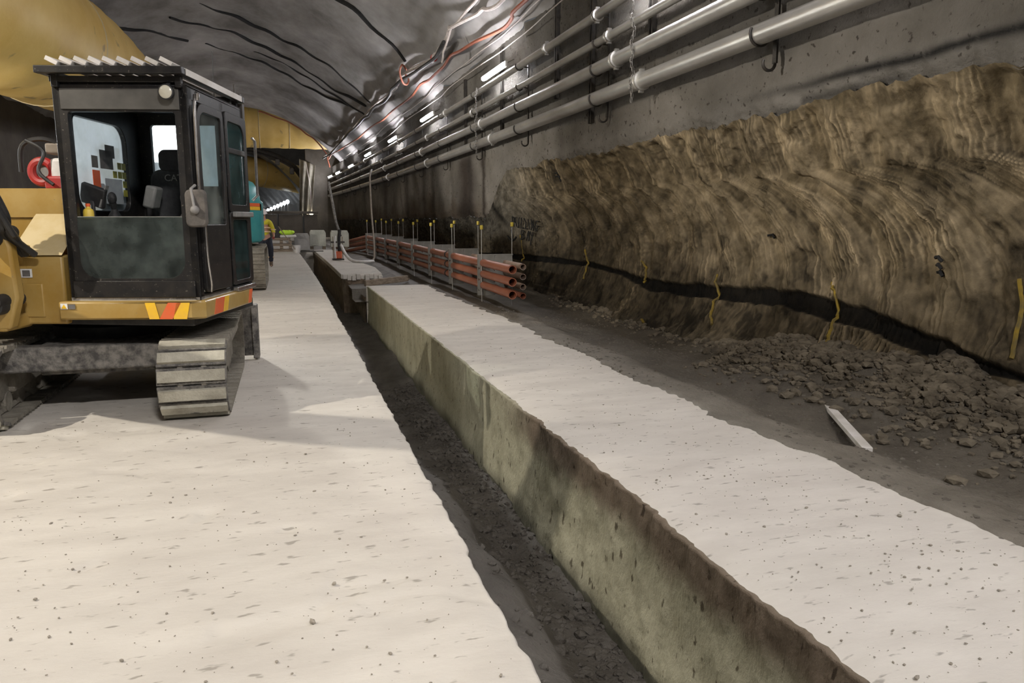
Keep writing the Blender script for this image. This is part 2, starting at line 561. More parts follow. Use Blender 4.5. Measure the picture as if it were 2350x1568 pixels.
ys = np.concatenate([np.linspace(-7, 1.4, 30)[:-1], ysteps(1.4, 62, 0.022, 0.12)])
xs = np.concatenate([np.linspace(-9.3, -3.2, 26)[:-1], np.linspace(-3.2, 0.60, 190)[:-1], np.linspace(0.60, 0.805, 12)])
zface = np.array([-0.02, -0.05, -0.1, -0.16, -0.24, -0.33, -0.44, -0.56, -0.7, -0.85, -1.0, -1.15])
npf = len(xs) + len(zface)
Xp = np.concatenate([xs, np.full(len(zface), 0.815)])
Zp = np.concatenate([np.zeros(len(xs)), zface])
Yg, Xg = np.meshgrid(ys, Xp, indexing='ij')
Zg = np.broadcast_to(Zp, Yg.shape).copy()
edge = (Xp[None] > 0.66).astype(float) * np.ones_like(Yg)
top = (np.arange(npf) < len(xs))[None] * np.ones_like(Yg)
rag = 0.030 * fbm(Yg * 2.5, Yg * 0 + 3, 4, 21) + 0.035 * fbm(Yg * 10, Zg * 9, 3, 22)
Xw = Xg + edge * rag * sstep(0.66, 0.8, Xg) + Cv(Yg)
lump = 0.016 * fbm(Xg * 0.9, Yg * 0.9, 4, 3) + 0.012 * fbm(Xg * 5, Yg * 8, 3, 9) + 0.004 * fbm(Xg * 20, Yg * 36, 2, 12)
lump -= 0.014 * sstep(0.20, 0.30, fbm(Xg * 2.2, Yg * 3.0, 4, 31))
Zw = Zg + top * lump - 0.02 * top * sstep(0.70, 0.805, Xg) * (0.5 + fbm(Yg * 6, Xg * 6, 3, 4)) + zf(Yg)
trench_end = 36.0
Zw = np.where((top < 0.5) & (Yg > trench_end), zf(Yg) - 0.002 * (np.arange(npf) - len(xs) + 1)[None], Zw)
fm = np.broadcast_to((np.arange(npf - 1) >= len(xs))[None], (len(ys) - 1, npf - 1))
tone = np.ones((len(ys), npf, 3))
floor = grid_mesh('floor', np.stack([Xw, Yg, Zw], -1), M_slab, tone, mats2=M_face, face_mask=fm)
floor['label'] = 'pale dusty concrete tunnel floor slab left of the trench'

# ------------------------------------------------------------------ concrete strip between trench and rock (first length)
ys = np.concatenate([np.linspace(-4, 1.2, 12)[:-1], ysteps(1.2, 19.2, 0.022, 0.10)])
ys[-1] = 19.2
xs = np.concatenate([np.array([3.75, 3.65]), np.linspace(3.56, 2.12, 70), np.linspace(2.10, 1.95, 9)])
zs0 = np.concatenate([np.array([-0.35, -0.15]), np.zeros(79)])
zfc = -np.concatenate([np.linspace(0.012, 0.3, 20), np.linspace(0.32, 1.25, 44)])
Xp = np.concatenate([xs, np.full(len(zfc), 1.935)])
Zp = np.concatenate([zs0, zfc])
Yg, Xg = np.meshgrid(ys, Xp, indexing='ij')
Zg = np.broadcast_to(Zp, Yg.shape).copy()
isf = np.broadcast_to((np.arange(len(Xp)) >= len(xs))[None], Yg.shape).astype(float)
nearf = sstep(9.0, 5.5, Yg)
ragx = 0.05 * fbm(Yg * 1.3, Zg * 1.5 + 7, 4, 41) + (0.012 + 0.03 * nearf) * fbm(Yg * 9, Zg * 6, 4, 42)
ragx += 0.03 * nearf * sstep(-0.34, -0.05, Zg) * (fbm(Yg * 18, Zg * 5, 3, 44) - 0.25)
ragx -= 0.05 * sstep(-0.55, -0.9, Zg) * (0.5 + fbm(Yg * 1.1, Zg, 3, 45))
Xw = Xg + ragx * np.where(isf > 0, 1, sstep(2.12, 1.95, Xg))
lump = 0.014 * fbm(Xg * 0.9 + 9, Yg * 0.9, 4, 5) + 0.012 * fbm(Xg * 5, Yg * 9, 3, 6) + 0.004 * fbm(Xg * 18, Yg * 40, 2, 7)
lump += 0.006 * np.sin(Yg * 40 + 6 * fbm(Xg, Yg, 3, 8)) * sstep(0.05, 0.2, fbm(Xg * 0.7, Yg * 0.5, 3, 81))
Zw = Zg + (1 - isf) * lump - (1 - isf) * 0.025 * sstep(2.06, 1.95, Xg) * (0.5 + fbm(Yg * 8, Xg * 0, 3, 46))
Zw += isf * sstep(-0.2, 0, Zg) * 0.02 * fbm(Yg * 8, Xg * 0, 3, 46)
fm = np.broadcast_to((np.arange(len(Xp) - 1) >= len(xs) - 2)[None], (len(ys) - 1, len(Xp) - 1))
# brown crust of dried slurry along the near upper edge of the cut face, wet foot
isc = np.maximum(isf, sstep(2.0, 1.96, Xg))
crust = isc * sstep(-0.36, -0.14, Zg + 0.16 * fbm(Yg * 5, Zg * 3, 4, 51)) * sstep(7.2, 5.6, Yg + 0.6 * fbm(Yg * 3, Zg * 3, 3, 52))
foot = isf * sstep(-0.80, -1.02, Zg + 0.2 * fbm(Yg * 1.5, Zg * 2, 4, 53))
tone = np.ones(Yg.shape + (3,))
tone *= (1 - 0.60 * crust[..., None] * np.array([0.85, 1.0, 1.0]))
tone *= (1 - 0.55 * foot[..., None])
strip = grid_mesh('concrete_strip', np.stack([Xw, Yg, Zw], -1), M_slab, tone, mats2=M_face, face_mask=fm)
strip['label'] = 'long pale concrete strip between the trench and the muddy ground'
endf = MB()
endf.prism([(1.90, 19.19, 0.0), (3.6, 19.19, -0.0), (3.6, 19.19, -1.2), (1.90, 19.19, -1.2)], (0, 0.06, 0)).build('end_face', M_slab, strip)

# ------------------------------------------------------------------ second, farther strip: broken thin slab on soil
Yc = lambda y: float(Cv(y))
slab2 = MB()
zt = lambda y: float(zf(y)) + 0.02
yy = [21.6, 24, 27, 30, 33, 35.5]
loopL = [(1.52 + Yc(y), y, zt(y)) for y in yy]
rx = [2.62, 2.70, 2.42, 2.30, 2.2, 2.0]
loopR = [(x, y + 0.2, zt(y)) for x, y in zip(rx, yy)]
for i in range(len(yy) - 1):
    a, b, c, d = loopL[i], loopR[i], loopR[i + 1], loopL[i + 1]
    slab2.prism([a, b, c, d], (0, 0, -0.13))
for k in range(9):  # broken lip
    x = 1.55 + k * 0.125
    slab2.box((x, 21.62 + 0.04 * math.sin(k * 2.1), zt(21.6) - 0.075 - 0.02 * (k % 3)), (0.12, 0.12 + 0.06 * (k % 2), 0.14 + 0.03 * (k % 2)))
o = slab2.build('concrete_strip', M_slab, None, 0.015, 'structure')
o['label'] = 'farther concrete strip with a broken edge, over brown soil'
ysb = np.concatenate([np.linspace(19.2, 21.55, 24), np.linspace(21.6, 36, 60)])
hs = np.linspace(0, -1.45, 26)
Yg, Hg = np.meshgrid(ysb, hs, indexing='ij')
gap = sstep(21.5, 20.9, Yg)
Xw = 1.56 + Cv(Yg) + 0.35 * gap + 0.12 * fbm(Yg * 2, Hg * 2.5, 5, 61) - 0.15 * (Hg < -1.0)
Zw = zf(Yg) - 0.10 - 0.28 * gap + Hg * (1 - 0.2 * gap)
soil = grid_mesh('soil_bank', np.stack([Xw, Yg, Zw], -1), mat('brown_soil', (0.12, 0.085, 0.055), 0.95, col2=(0.22, 0.165, 0.115), nscale=5, detail=8, bump=1.0, bscale=20), None)
soil['label'] = 'brown earth side of the trench under the farther strip'

xe, he = np.meshgrid(np.linspace(1.48, 3.4, 40), np.linspace(-0.11, -1.5, 26), indexing='ij')
soil = grid_mesh('soil_bank', np.stack([xe, 21.62 - 0.5 * (-he) ** 1.5 * 0.5 + 0.16 * fbm(xe * 3, he * 3, 4, 63), he + 0.12], -1), MATS['brown_soil'], None)
soil['label'] = 'crumbling brown earth end below the broken edge of the farther strip'

# ------------------------------------------------------------------ trench floor
ys = np.concatenate([np.linspace(-4, 1.4, 10)[:-1], ysteps(1.4, 37, 0.035, 0.14)])
xs = np.linspace(0.62, 2.25, 56)
Yg, Xg = np.meshgrid(ys, xs, indexing='ij')
def bed_z(x, y):
    s_ = sstep(1.45, 2.05, x)
    z = -1.08 + 0.10 * fbm(x * 2.2, y * 1.4, 4, 71) + 0.05 * fbm(x * 8, y * 8, 4, 72) + 0.16 * s_ * (0.5 + fbm(y * 1.3, x * 2, 4, 73))
    return z + 0.32 * sstep(1.72, 1.18, x + 0.25 * fbm(y * 0.9, x * 0.5, 3, 74)) * sstep(9.0, 5.5, y)


Zw = bed_z(Xg, Yg) + zf(Yg)
bottom = grid_mesh('trench_bed', np.stack([Xg + Cv(Yg), Yg, Zw], -1), M_bed, None)
bottom['label'] = 'wet dark mud along the bottom of the trench'
mb = MB()
mb.prism([(0.5, 36.0, -1.3), (2.2, 36.0, -1.3), (2.2, 36.0, 0.30), (0.5, 36.0, 0.30)], (Yc(36), 0.1, 0)).build('trench_end', M_slab, None, 0, 'structure')

# ------------------------------------------------------------------ muddy ground between strip and rock
def mud_edge(y):
    return 3.43 + 0.34 * fbm(np.asarray(y) * 0.8, np.asarray(y) * 0 + 1, 3, 191) + 0.16 * fbm(np.asarray(y) * 4.5, np.asarray(y) * 0, 3, 192) + 0.05 * sstep(6, 3, y)


def ground_z(x, y):
    z = -0.13 + 0.06 * fbm(x * 1.3, y * 0.9, 4, 91) + 0.035 * fbm(x * 6, y * 6, 4, 92) + zf(y) * 0.9
    e = mud_edge(y)
    skirt = sstep(e + 0.80, e + 0.33, x)
    z = z * (1 - skirt) + skirt * (0.018 + 0.03 * fbm(x * 5, y * 5, 3, 93)) - 0.35 * sstep(e + 0.05, e - 0.16, x)
    heap = sstep(4.35, 5.9, x + 0.6 * fbm(x * 1.5, y * 1.2, 3, 94)) * sstep(9.2, 6.0, y)
    z = z + (0.62 * heap * (0.8 + 0.6 * fbm(x * 2.5, y * 2.5, 4, 95))) + 0.10 * heap * fbm(x * 9, y * 9, 3, 96)
    z = z + 0.16 * sstep(4.9, 5.7, x) * (0.7 + fbm(y * 1.5, x, 3, 97)) * sstep(6.0, 9.0, y)
    return z


ys = np.concatenate([np.linspace(-4, 1.6, 12)[:-1], ysteps(1.6, 64, 0.026, 0.13)])
xs = np.concatenate([np.linspace(2.2, 3.25, 8)[:-1], np.linspace(3.25, 6.5, 120)])
Yg, Xg = np.meshgrid(ys, xs, indexing='ij')
Xg = np.where((Yg > 19.15) & (Xg < 3.25), 1.66 + (Xg - 2.2) * (3.25 - 1.66) / 1.05, Xg)
Zw = ground_z(Xg, Yg)
Zw = np.where(Xg < 3.25, np.where(Yg < 20, -0.4, zf(Yg) - 0.25 + 0.05 * fbm(Xg * 3, Yg * 3, 3, 98)), Zw)
Zw = np.where((Yg > 19.2) & (Xg >= 3.25), zf(Yg) - 0.16 + 0.06 * fbm(Xg * 2, Yg * 2, 4, 98), Zw)
film = sstep(0.95, 0.25, Xg - mud_edge(Yg) + 0.5 * fbm(Xg * 1.5, Yg * 1.2, 4, 193)) * sstep(16, 9, Yg)   # grey slurry film beside the slab
tone = 1 + 0.9 * film[..., None] * np.array([0.9, 0.95, 1.05])
ground = grid_mesh('muddy_ground', np.stack([Xg + Cv(Yg), Yg, Zw], -1), M_mud, tone)
ground['label'] = 'wet muddy ground between the concrete strip and the rock wall'

# ------------------------------------------------------------------ rock face of the niche (roadheader cut) and shotcrete wall
prof = np.array([(5.05, -0.42), (5.42, -0.16), (5.66, 0.12), (5.83, 0.45), (5.95, 0.80), (6.02, 1.20), (6.02, 1.60), (5.92, 2.05), (5.76, 2.45), (5.58, 2.78), (5.47, 2.95)])
pd = np.concatenate([[0], np.cumsum(np.hypot(*np.diff(prof, axis=0).T))])
PL = pd[-1]


def lip_z(y):
    base = 2.90 - 1.15 * sstep(18.4, 20.6, y) - 0.1 * sstep(5.0, 3.0, y)
    return base


def depth_f(y):
    return 1 - 0.80 * sstep(15.0, 20.8, y)


def rock_point(y, h):
    """y along the tunnel, h arc length up the section; returns x, z without fine relief."""
    px = np.interp(h, pd, prof[:, 0])
    pz = np.interp(h, pd, prof[:, 1])
    t = np.clip((pz + 0.16) / (2.95 + 0.16), 0, 1)
    D = depth_f(y)
    px = 5.47 + (px - 5.47) * D
    pz = np.where(pz > -0.16, -0.16 + t * (lip_z(y) + 0.16), pz)
    return px + Cv(y), pz


ys = np.concatenate([np.linspace(-3, 1.8, 24)[:-1], np.arange(1.8, 10, 0.0135), ysteps(10, 62, 0.016, 0.10)])
hs = np.linspace(0, PL, 250)
Yg, Hg = np.meshgrid(ys, hs, indexing='ij')
Xb, Zb = rock_point(Yg, Hg)
nx = np.gradient(Zb, axis=1)
nz = -np.gradient(Xb, axis=1)
nl = np.hypot(nx, nz) + 1e-9
nx, nz = -nx / nl, -nz / nl          # toward the tunnel
act = sstep(20.0, 16.0, Yg)
# sweeps of the cutter head: arcs that stand upright low down and bend over to the left near the lip
G = 1.75 - np.sqrt(np.maximum(1.75 ** 2 - np.clip(Hg - 1.35, -1.6, 1.70) ** 2, 0.02))
wob = 0.35 * fbm(Yg * 0.6, Hg * 0.6, 3, 101) + 0.10 * fbm(Yg * 4, Hg * 4, 4, 102)
ph = Yg - G + wob
upper = sstep(1.1, 1.9, Hg)
q = (ph + 0.25 * vnoise(ph * 0.9, ph * 0, 104)) / 0.74
k = np.floor(q)
f = q - k


def ribs(p, pitch, sharp, seed):
    p = p / pitch + 0.22 * fbm(Yg * 3, Hg * 2, 3, seed)
    i_ = np.floor(p)
    fr = p - i_
    a_ = np.random.default_rng(seed).random(4096)[(i_.astype(int) % 4096)]
    return np.exp(-((fr - 0.5) / sharp) ** 2) * (0.25 + 0.9 * a_)


rib = ribs(ph, 0.066, 0.14, 105) + 0.8 * ribs(ph + 0.02, 0.15, 0.075, 106)
brk = sstep(-0.14, 0.14, fbm(ph * 3.2, Hg * 1.7, 4, 107) + 0.03)
brk = brk * (1 - 0.35 * upper)
bite = sstep(-0.05, 0.2, fbm(Yg * 6, Hg * 6, 4, 108))
disp = 0.18 * fbm(Yg * 0.45, Hg * 0.6, 3, 109) + 0.20 * (np.sin(PI * np.clip(f * 1.15, 0, 1)) - 0.6) * act * upper * (0.55 + fbm(Yg, Hg, 2, 103))
disp += 0.024 * rib * brk * act + 0.07 * fbm(Yg * 3.0, Hg * 2.4, 4, 118) + 0.05 * fbm(Yg * 9, Hg * 8, 4, 119) - 0.03 * bite * upper
low = sstep(1.0, 0.55, Hg)
disp += low * (0.09 * fbm(Yg * 4, Hg * 4, 4, 110) + 0.04 * fbm(Yg * 13, Hg * 13, 3, 111))
# dark seam of weak rock
seam_y = np.array([2.0, 4.6, 5.3, 6.4, 7.7, 8.9, 11.4, 12.6, 14.3, 18.0, 22.0, 30])
seam_z = np.array([0.2, 0.36, 0.44, 0.60, 0.70, 0.64, 0.57, 0.70, 0.77, 0.74, 0.70, 0.7])
seam_w = np.array([0.0, 0.02, 0.06, 0.075, 0.072, 0.065, 0.060, 0.030, 0.030, 0.05, 0.0, 0.0])
sd = np.abs(Zb - np.interp(Yg, seam_y, seam_z) - 0.03 * fbm(Yg * 2.2, Yg * 0, 3, 112)) - np.interp(Yg, seam_y, seam_w) * (1.5 + 1.0 * fbm(Yg * 6, Hg * 4, 3, 113))
seam = sstep(0.012, -0.012, sd)
disp -= 0.06 * seam
lipfade = sstep(PL, PL - 0.16, Hg)
disp *= lipfade
Xr, Zr = Xb + nx * disp, Zb + nz * disp
jag = (0.22 * fbm(Yg * 1.6, Yg * 0 + 2, 4, 121) + 0.10 * fbm(Yg * 9, Yg * 0, 3, 122)) * sstep(PL - 0.5, PL, Hg)
Zr = Zr + jag * 0.8
pale = sstep(-0.06, 0.20, fbm(ph * 2.6, Hg * 1.3, 4, 157))     # dust left on the scraped ribs
tn = 0.70 + 0.9 * fbm(Yg * 1.1, Hg * 1.4, 4, 114) + 0.8 * fbm(ph * 26, Hg * 7, 4, 156) + 0.55 * fbm(Yg * 9, Hg * 9, 4, 158)
tn += (1.35 * rib * brk + 0.05) * (0.35 + 0.9 * pale) * act + 0.45 * np.exp(-((f - 0.80) / 0.16) ** 2) * act * upper * (0.4 + pale)
tn -= 0.45 * bite * act * (1 - 0.5 * upper)
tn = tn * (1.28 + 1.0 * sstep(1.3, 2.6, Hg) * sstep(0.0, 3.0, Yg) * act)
tn *= 1 - 0.25 * sstep(0.18, 0.3, fbm(Yg * 7, Hg * 7, 3, 115))
tn = np.clip(tn, 0.30, 4.0)
tone = tn[..., None] * np.array([1.0, 1.0, 1.0])
grey = (low * 0.7)[..., None]
tone = tone * (1 - grey) + tone * grey * np.array([0.95, 1.0, 1.12])
tone = tone * (1 - 0.93 * seam[..., None])
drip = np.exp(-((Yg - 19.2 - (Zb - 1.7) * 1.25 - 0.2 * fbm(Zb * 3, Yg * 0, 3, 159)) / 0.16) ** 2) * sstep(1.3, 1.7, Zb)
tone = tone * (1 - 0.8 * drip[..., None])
damp_dim = sstep(1.4, 0.4, Zb + 0.8 * fbm(Yg * 0.8, Hg * 1.2, 4, 116)) * sstep(9.5, 14.5, Yg)  # damp low rock, mask widened to paint in dimmer light
tone = tone * (1 - 0.30 * damp_dim[..., None])
tone = tone * (1 - 0.42 * sstep(9.0, 13.0, Yg + 1.5 * fbm(Yg * 0.8, Hg, 3, 160)) * sstep(2.7, 1.7, Zb))[..., None]  # paints the weaker light on the farther, lower rock
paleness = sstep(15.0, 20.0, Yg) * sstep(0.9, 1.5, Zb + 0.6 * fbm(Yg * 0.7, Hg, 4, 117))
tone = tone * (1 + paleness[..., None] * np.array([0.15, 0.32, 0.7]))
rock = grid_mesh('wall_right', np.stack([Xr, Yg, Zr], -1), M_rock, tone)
rock['label'] = 'cut brown sandstone face with curved pick grooves and a dark seam'
RY, RX, RZ, RNX, RNZ = ys, Xr, Zr, nx, nz


def on_rock(y, z, off=0.012):
    i = int(np.clip(np.searchsorted(RY, y), 0, len(RY) - 1))
    col = RZ[i]
    j = int(np.argmin(np.abs(col[30:] - z))) + 30
    x = max(RX[i, max(j - 3, 0):j + 4].min(), 0)
    return Vector((x + RNX[i, j] * off, y, z))


# shotcrete above the lip
LAMPS = [-6.4, 1.9, 10.2, 18.37, 26.8, 34.44, 42.51, 50.17, 57.41, 62.4]
ys = np.concatenate([np.linspace(-7, 2, 16)[:-1], ysteps(2, 66, 0.04, 0.08)])
ts = np.linspace(0, 1, 150)
Yg, Tg = np.meshgrid(ys, ts, indexing='ij')
lz = lip_z(Yg) + (0.22 * fbm(Yg * 1.6, Yg * 0 + 2, 4, 121) + 0.10 * fbm(Yg * 9, Yg * 0, 3, 122)) * 0.8 - 0.02
Zs = lz + (6.02 - lz) * Tg
Xs = 5.45 + Cv(Yg) - 0.06 * fbm(Yg * 0.7, Zs * 0.7, 4, 131) - 0.045 * fbm(Yg * 4, Zs * 4, 4, 132)
chip = sstep(0.05, 0.0, Tg + 0.03 * fbm(Yg * 8, Zs * 8, 3, 133))
Xs = Xs + 0.05 * chip
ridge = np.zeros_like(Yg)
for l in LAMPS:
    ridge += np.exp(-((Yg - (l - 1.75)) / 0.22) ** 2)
Xs = Xs - 0.12 * ridge * sstep(5.2, 5.9, Zs) + 0.03 * fbm(Yg * 15, Zs * 15, 3, 138)
tone = np.ones(Yg.shape + (3,)) * (1.0 + 0.7 * fbm(Yg * 0.6, Zs * 0.9, 4, 134))[..., None]
lane = np.exp(-((Zs - 3.10 - 0.05 * fbm(Yg * 1.4, Yg * 0, 3, 135)) / (0.050 + 0.03 * fbm(Yg * 7, Zs * 5, 2, 139))) ** 2) * sstep(9.0, 6.0, Yg)   # black sealed joint
tone *= (1 - 0.95 * lane[..., None])
lane2 = np.exp(-((Zs - 2.86 - 0.09 * (Yg < 7.2)) / 0.05) ** 2) * sstep(8.2, 7.4, Yg) * sstep(5.6, 5.9, Yg)
tone *= (1 - 0.6 * lane2[..., None])
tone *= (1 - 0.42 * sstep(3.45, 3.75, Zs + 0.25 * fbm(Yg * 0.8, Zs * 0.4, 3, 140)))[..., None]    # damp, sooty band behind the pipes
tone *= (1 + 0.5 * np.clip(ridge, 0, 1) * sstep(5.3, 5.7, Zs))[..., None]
for y0, wd, st in ((22.7, 1.25, 1.0), (22.0, 0.4, 0.7), (20.6, 0.18, 1.0), (27.6, 0.4, 0.6), (29.2, 0.3, 0.5), (33.0, 0.5, 0.55), (24.5, 0.2, 0.35), (39, 0.7, 0.5), (14.6, 0.2, 0.3)):
    stn = np.exp(-((Yg - y0 - 0.5 * fbm(Zs * 1.5, Yg * 0.5, 3, 136)) / wd) ** 2) * sstep(3.9, 3.4, Zs)
    tone *= (1 - st * 0.85 * stn[..., None] * np.array([0.94, 0.98, 1.0]))
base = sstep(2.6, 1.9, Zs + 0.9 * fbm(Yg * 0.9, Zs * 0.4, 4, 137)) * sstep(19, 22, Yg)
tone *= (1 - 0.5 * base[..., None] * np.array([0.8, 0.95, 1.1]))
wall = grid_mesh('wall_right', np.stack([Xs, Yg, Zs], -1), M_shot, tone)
wall['label'] = 'grey sprayed concrete wall above the rock, carrying the pipes'

# ------------------------------------------------------------------ ceiling vault
ys = np.concatenate([np.linspace(-7, 8, 20)[:-1], ysteps(8, 58.6, 0.12, 0.02)])
ys[-1] = 58.6
us = np.concatenate([np.linspace(1, 0.55, 60)[:-1], np.linspace(0.55, -1, 80)])
Yg, Ug = np.meshgrid(ys, us, indexing='ij')
ridge = np.zeros_like(Yg)
for l in LAMPS:
    ridge += np.exp(-((Yg - (l - 1.75)) / 0.32) ** 2)
Xc = -1.8 + 7.27 * Ug - 0.12 * ridge * sstep(0.90, 1.0, Ug) + Cv(Yg)
Zc = 6.0 + 3.8 * (1 - Ug ** 2) + 0.10 * fbm(Yg * 0.5, Ug * 4, 3, 141) + 0.05 * fbm(Yg * 2.0, Ug * 12, 3, 142)
Zc += 0.04 * np.sin(Yg * 1.55 + 2 * fbm(Yg * 0.3, Ug * 3, 2, 143))
ceil = grid_mesh('ceiling', np.stack([Xc, Yg, Zc], -1), M_ceil, None)
ceil['label'] = 'grey arched tunnel roof with dark transverse joints'


def ceil_pt(u, y, off=-0.03):
    return Vector((-1.8 + 7.27 * u + float(Cv(y)), y, 6.0 + 3.8 * (1 - u * u) + off))


JOINTS = [[(-2.95, 31.34), (-1.85, 33.05), (-0.25, 34.7), (1.17, 35.12), (2.45, 35.24), (3.62, 35.81), (4.03, 35.61)],
          [(-3.98, 33.35), (-3.17, 34.85), (-2.05, 35.8), (-0.68, 37.71), (1.05, 38.54), (2.67, 38.97), (3.93, 37.03)],
          [(-3.15, 38.53), (-1.96, 40.28), (-0.38, 41.6), (1.34, 42.61), (2.61, 41.58), (3.37, 39.97)],
          [(-1.08, 39.36), (0.07, 39.6), (1.26, 40.2), (2.67, 40.3), (4.02, 39.01)],
          [(-6.01, 31.15), (-5.51, 33.04), (-4.83, 34.71), (-3.83, 37.62)],
          [(-2.2, 23.5), (-0.5, 25.0), (1.2, 25.6), (2.6, 25.9), (4.2, 26.4)]]
for i, J in enumerate(JOINTS):
    p = []
    for x, y in spline([(a, b, 0) for a, b in J], 8) and [(v.x, v.y) for v in spline([(a, b, 0) for a, b in J], 8)]:
        u = (x - float(Cv(y)) + 1.8) / 7.27
        p.append(ceil_pt(min(u, 0.97), y + 0.15 * math.sin(x * 5 + i), 0.0))
    n = len(p)
    rs = [0.075 * (0.55 + 0.45 * math.sin(PI * min(1, (k + 1) / n * 3) / 2)) for k in range(n)]
    MB().tube(p, rs, 6).build('joint_line', M_paintk, ceil)

# left wall (dark) and the wall closing the tunnel behind the photographer stays open to more tunnel
ys = np.linspace(-7, 62, 120)
zs = np.linspace(-0.2, 6.1, 30)
Yg, Zg = np.meshgrid(ys, zs, indexing='ij')
Xl = -9.05 + Cv(Yg) + 0.12 * fbm(Yg * 0.7, Zg * 0.8, 4, 151)
wl = grid_mesh('wall_left', np.stack([Xl, Yg, Zg], -1), M_dark, None)

# ------------------------------------------------------------------ far end: chamber, pillar, low arch, far tunnel
far = MB()
far.bb(1.75, 6.0, 64.0, 64.6, -0.3, 12.0)
o = far.build('wall_back', mat('brown_concrete', (0.055, 0.048, 0.039), 0.9, col2=(0.09, 0.08, 0.068), nscale=0.8, bump=0.4, bscale=6), None, 0.05, 'structure')
o['label'] = 'brown concrete pillar closing the right side at the tunnel end'
mb = MB()
mb.bb(-12, 6, 58.7, 66, 12.0, 12.4)
mb.bb(-12, 6, 66, 66.4, 7.6, 12.4)
mb.build('ceiling', M_dark, None, 0, 'structure')
mb = MB()
mb.bb(-20, 3.0, 108, 108.4, -1, 14)
mb.bb(-20, -19.6, 60, 108, -1, 14)
mb.build('wall_back', M_dark, None, 0, 'structure')
mb = MB()
mb.bb(-20, 4, 62, 108, -0.3, 0.30)
mb.build('floor', M_slab, None, 0, 'structure')
# far vault curving left
ys = np.linspace(66, 108, 40)
us = np.linspace(1, -1, 40)
Yg, Ug = np.meshgrid(ys, us, indexing='ij')
Xv = -4.2 + 6.2 * Ug - 0.0032 * (Yg - 66) ** 2
Zv = 3.4 + 4.4 * (1 - Ug ** 2) + 0.25 * fbm(Yg * 0.5, Ug * 4, 3, 161)
grid_mesh('ceiling', np.stack([Xv, Yg, Zv], -1), M_ceil, None)
zs = np.linspace(0, 3.5, 12)
Yg, Zg = np.meshgrid(ys, zs, indexing='ij')
grid_mesh('wall_right', np.stack([2.0 - 0.0032 * (Yg - 66) ** 2 + 0.1 * fbm(Yg, Zg, 3, 162), Yg, Zg], -1), M_dark, None)
# dark edge of the lower arch with pipes on it
arch = thing('arch_rib', 'dark steel arch rib crossing under the far yellow duct', 'arch', (0, 65.4, 0))
pts = [(-5.6, 0, 7.75), (-3.5, 0, 7.55), (-1.9, 0, 7.35), (-0.2, 0, 6.8), (0.9, 0, 6.1), (1.5, 0, 5.2)]
MB().tube(spline(pts, 6), 0.20, 8).build('rib', M_darksteel, arch)
MB().tube([p + Vector((0, -0.3, -0.3)) for p in spline(pts, 6)], 0.09, 6).build('pipe', M_darksteel, arch)
for x, z in ((-0.4, 6.7), (0.7, 6.0)):
    MB().box((x, -0.3, z - 0.3), (0.35, 0.3, 0.5)).build('bracket', M_darksteel, arch, 0.03)
# hanging pale membrane
ys_, xs_ = np.linspace(0, 1, 24), np.linspace(0, 1, 18)
Vg, Ugg = np.meshgrid(ys_, xs_, indexing='ij')
Xm = 1.15 + Ugg * (1.25 - 0.3 * Vg) + 0.35 * (1 - Vg) * 0.4
Zm = 6.6 - 4.6 * Vg - 0.5 * Ugg * (1 - Vg)
Ym = 63.7 + 0.25 * np.sin(Ugg * 16 + Vg * 2) * (0.4 + 0.6 * Vg) + 0.15 * fbm(Ugg * 5, Vg * 5, 3, 171)
o = grid_mesh('membrane_sheet', np.stack([Xm, Ym, Zm], -1), mat('pale_membrane', (0.13, 0.12, 0.095), 0.8, col2=(0.22, 0.205, 0.17), nscale=2, detail=6), None, kind=None)
so = o.modifiers.new('thick', 'SOLIDIFY')
so.thickness = 0.02
tag(o, 'torn pale membrane sheet hanging from the arch at the tunnel end', 'sheet')
t = thing('festoon_lamp', 'single round warm lamp hanging below the torn pale membrane', 'lamp', (2.05, 63.3, 2.25))
MB().ball((0, 0, 0), 0.16, 12, 8).build('globe', M_ledwarm, t)
MB().tube([(0, 0, 0.15), (0.02, 0, 2.0), (-0.25, 0.1, 4.0)], 0.03, 6).build('cord', M_cable_w, t)
for i in range(9):
    px = 604 + i * 7.2
    d = 104 - i * 3.9
    x = (px - 655) / 1790 * d
    z = 1.65 + (507 - (490 - i * 3.1)) / 1740 * d
    t = thing('far_tunnel_lamp', '%s white lamp of the row on the wall of the far bend' % ('farthest', 'second farthest', 'third farthest', 'fourth farthest', 'middle', 'fourth nearest', 'third nearest', 'second nearest', 'nearest')[i],
              'lamp', (x, d, z), 'lamps along the far bend')
    MB().ball((0, 0, 0), 0.20, 10, 6, (0.8, 1, 1)).build('globe', M_ledfar, t)
    MB().bar((0, 0, -0.15), (0, 0, -0.9), 0.06, 0.06).build('stem', M_white, t)
for i, (x0, x1) in enumerate(((-2.2, -0.62), (-0.58, 1.35), (1.39, 2.5))):
    t = thing('hoarding_panel', ('dark timber hoarding panel behind the worker', 'middle dark timber hoarding panel at the tunnel end', 'dark hoarding panel beside the brown end pillar')[i], 'panel', ((x0 + x1) / 2, 63.0, 0.3), 'hoarding panels at the far end')
    wd = x1 - x0
    MB().bb(-wd / 2, wd / 2, 0, 0.06, 0, 1.85).build('board', M_dark, t)
    MB().bb(-wd / 2, -wd / 2 + 0.08, -0.06, 0, 0, 1.9).build('post', M_blackdull, t)
MB().bb(-6.0, 2.6, 62.9, 63.2, 2.2, 2.42).build('trim_1', M_dark, None, 0.02, 'structure')

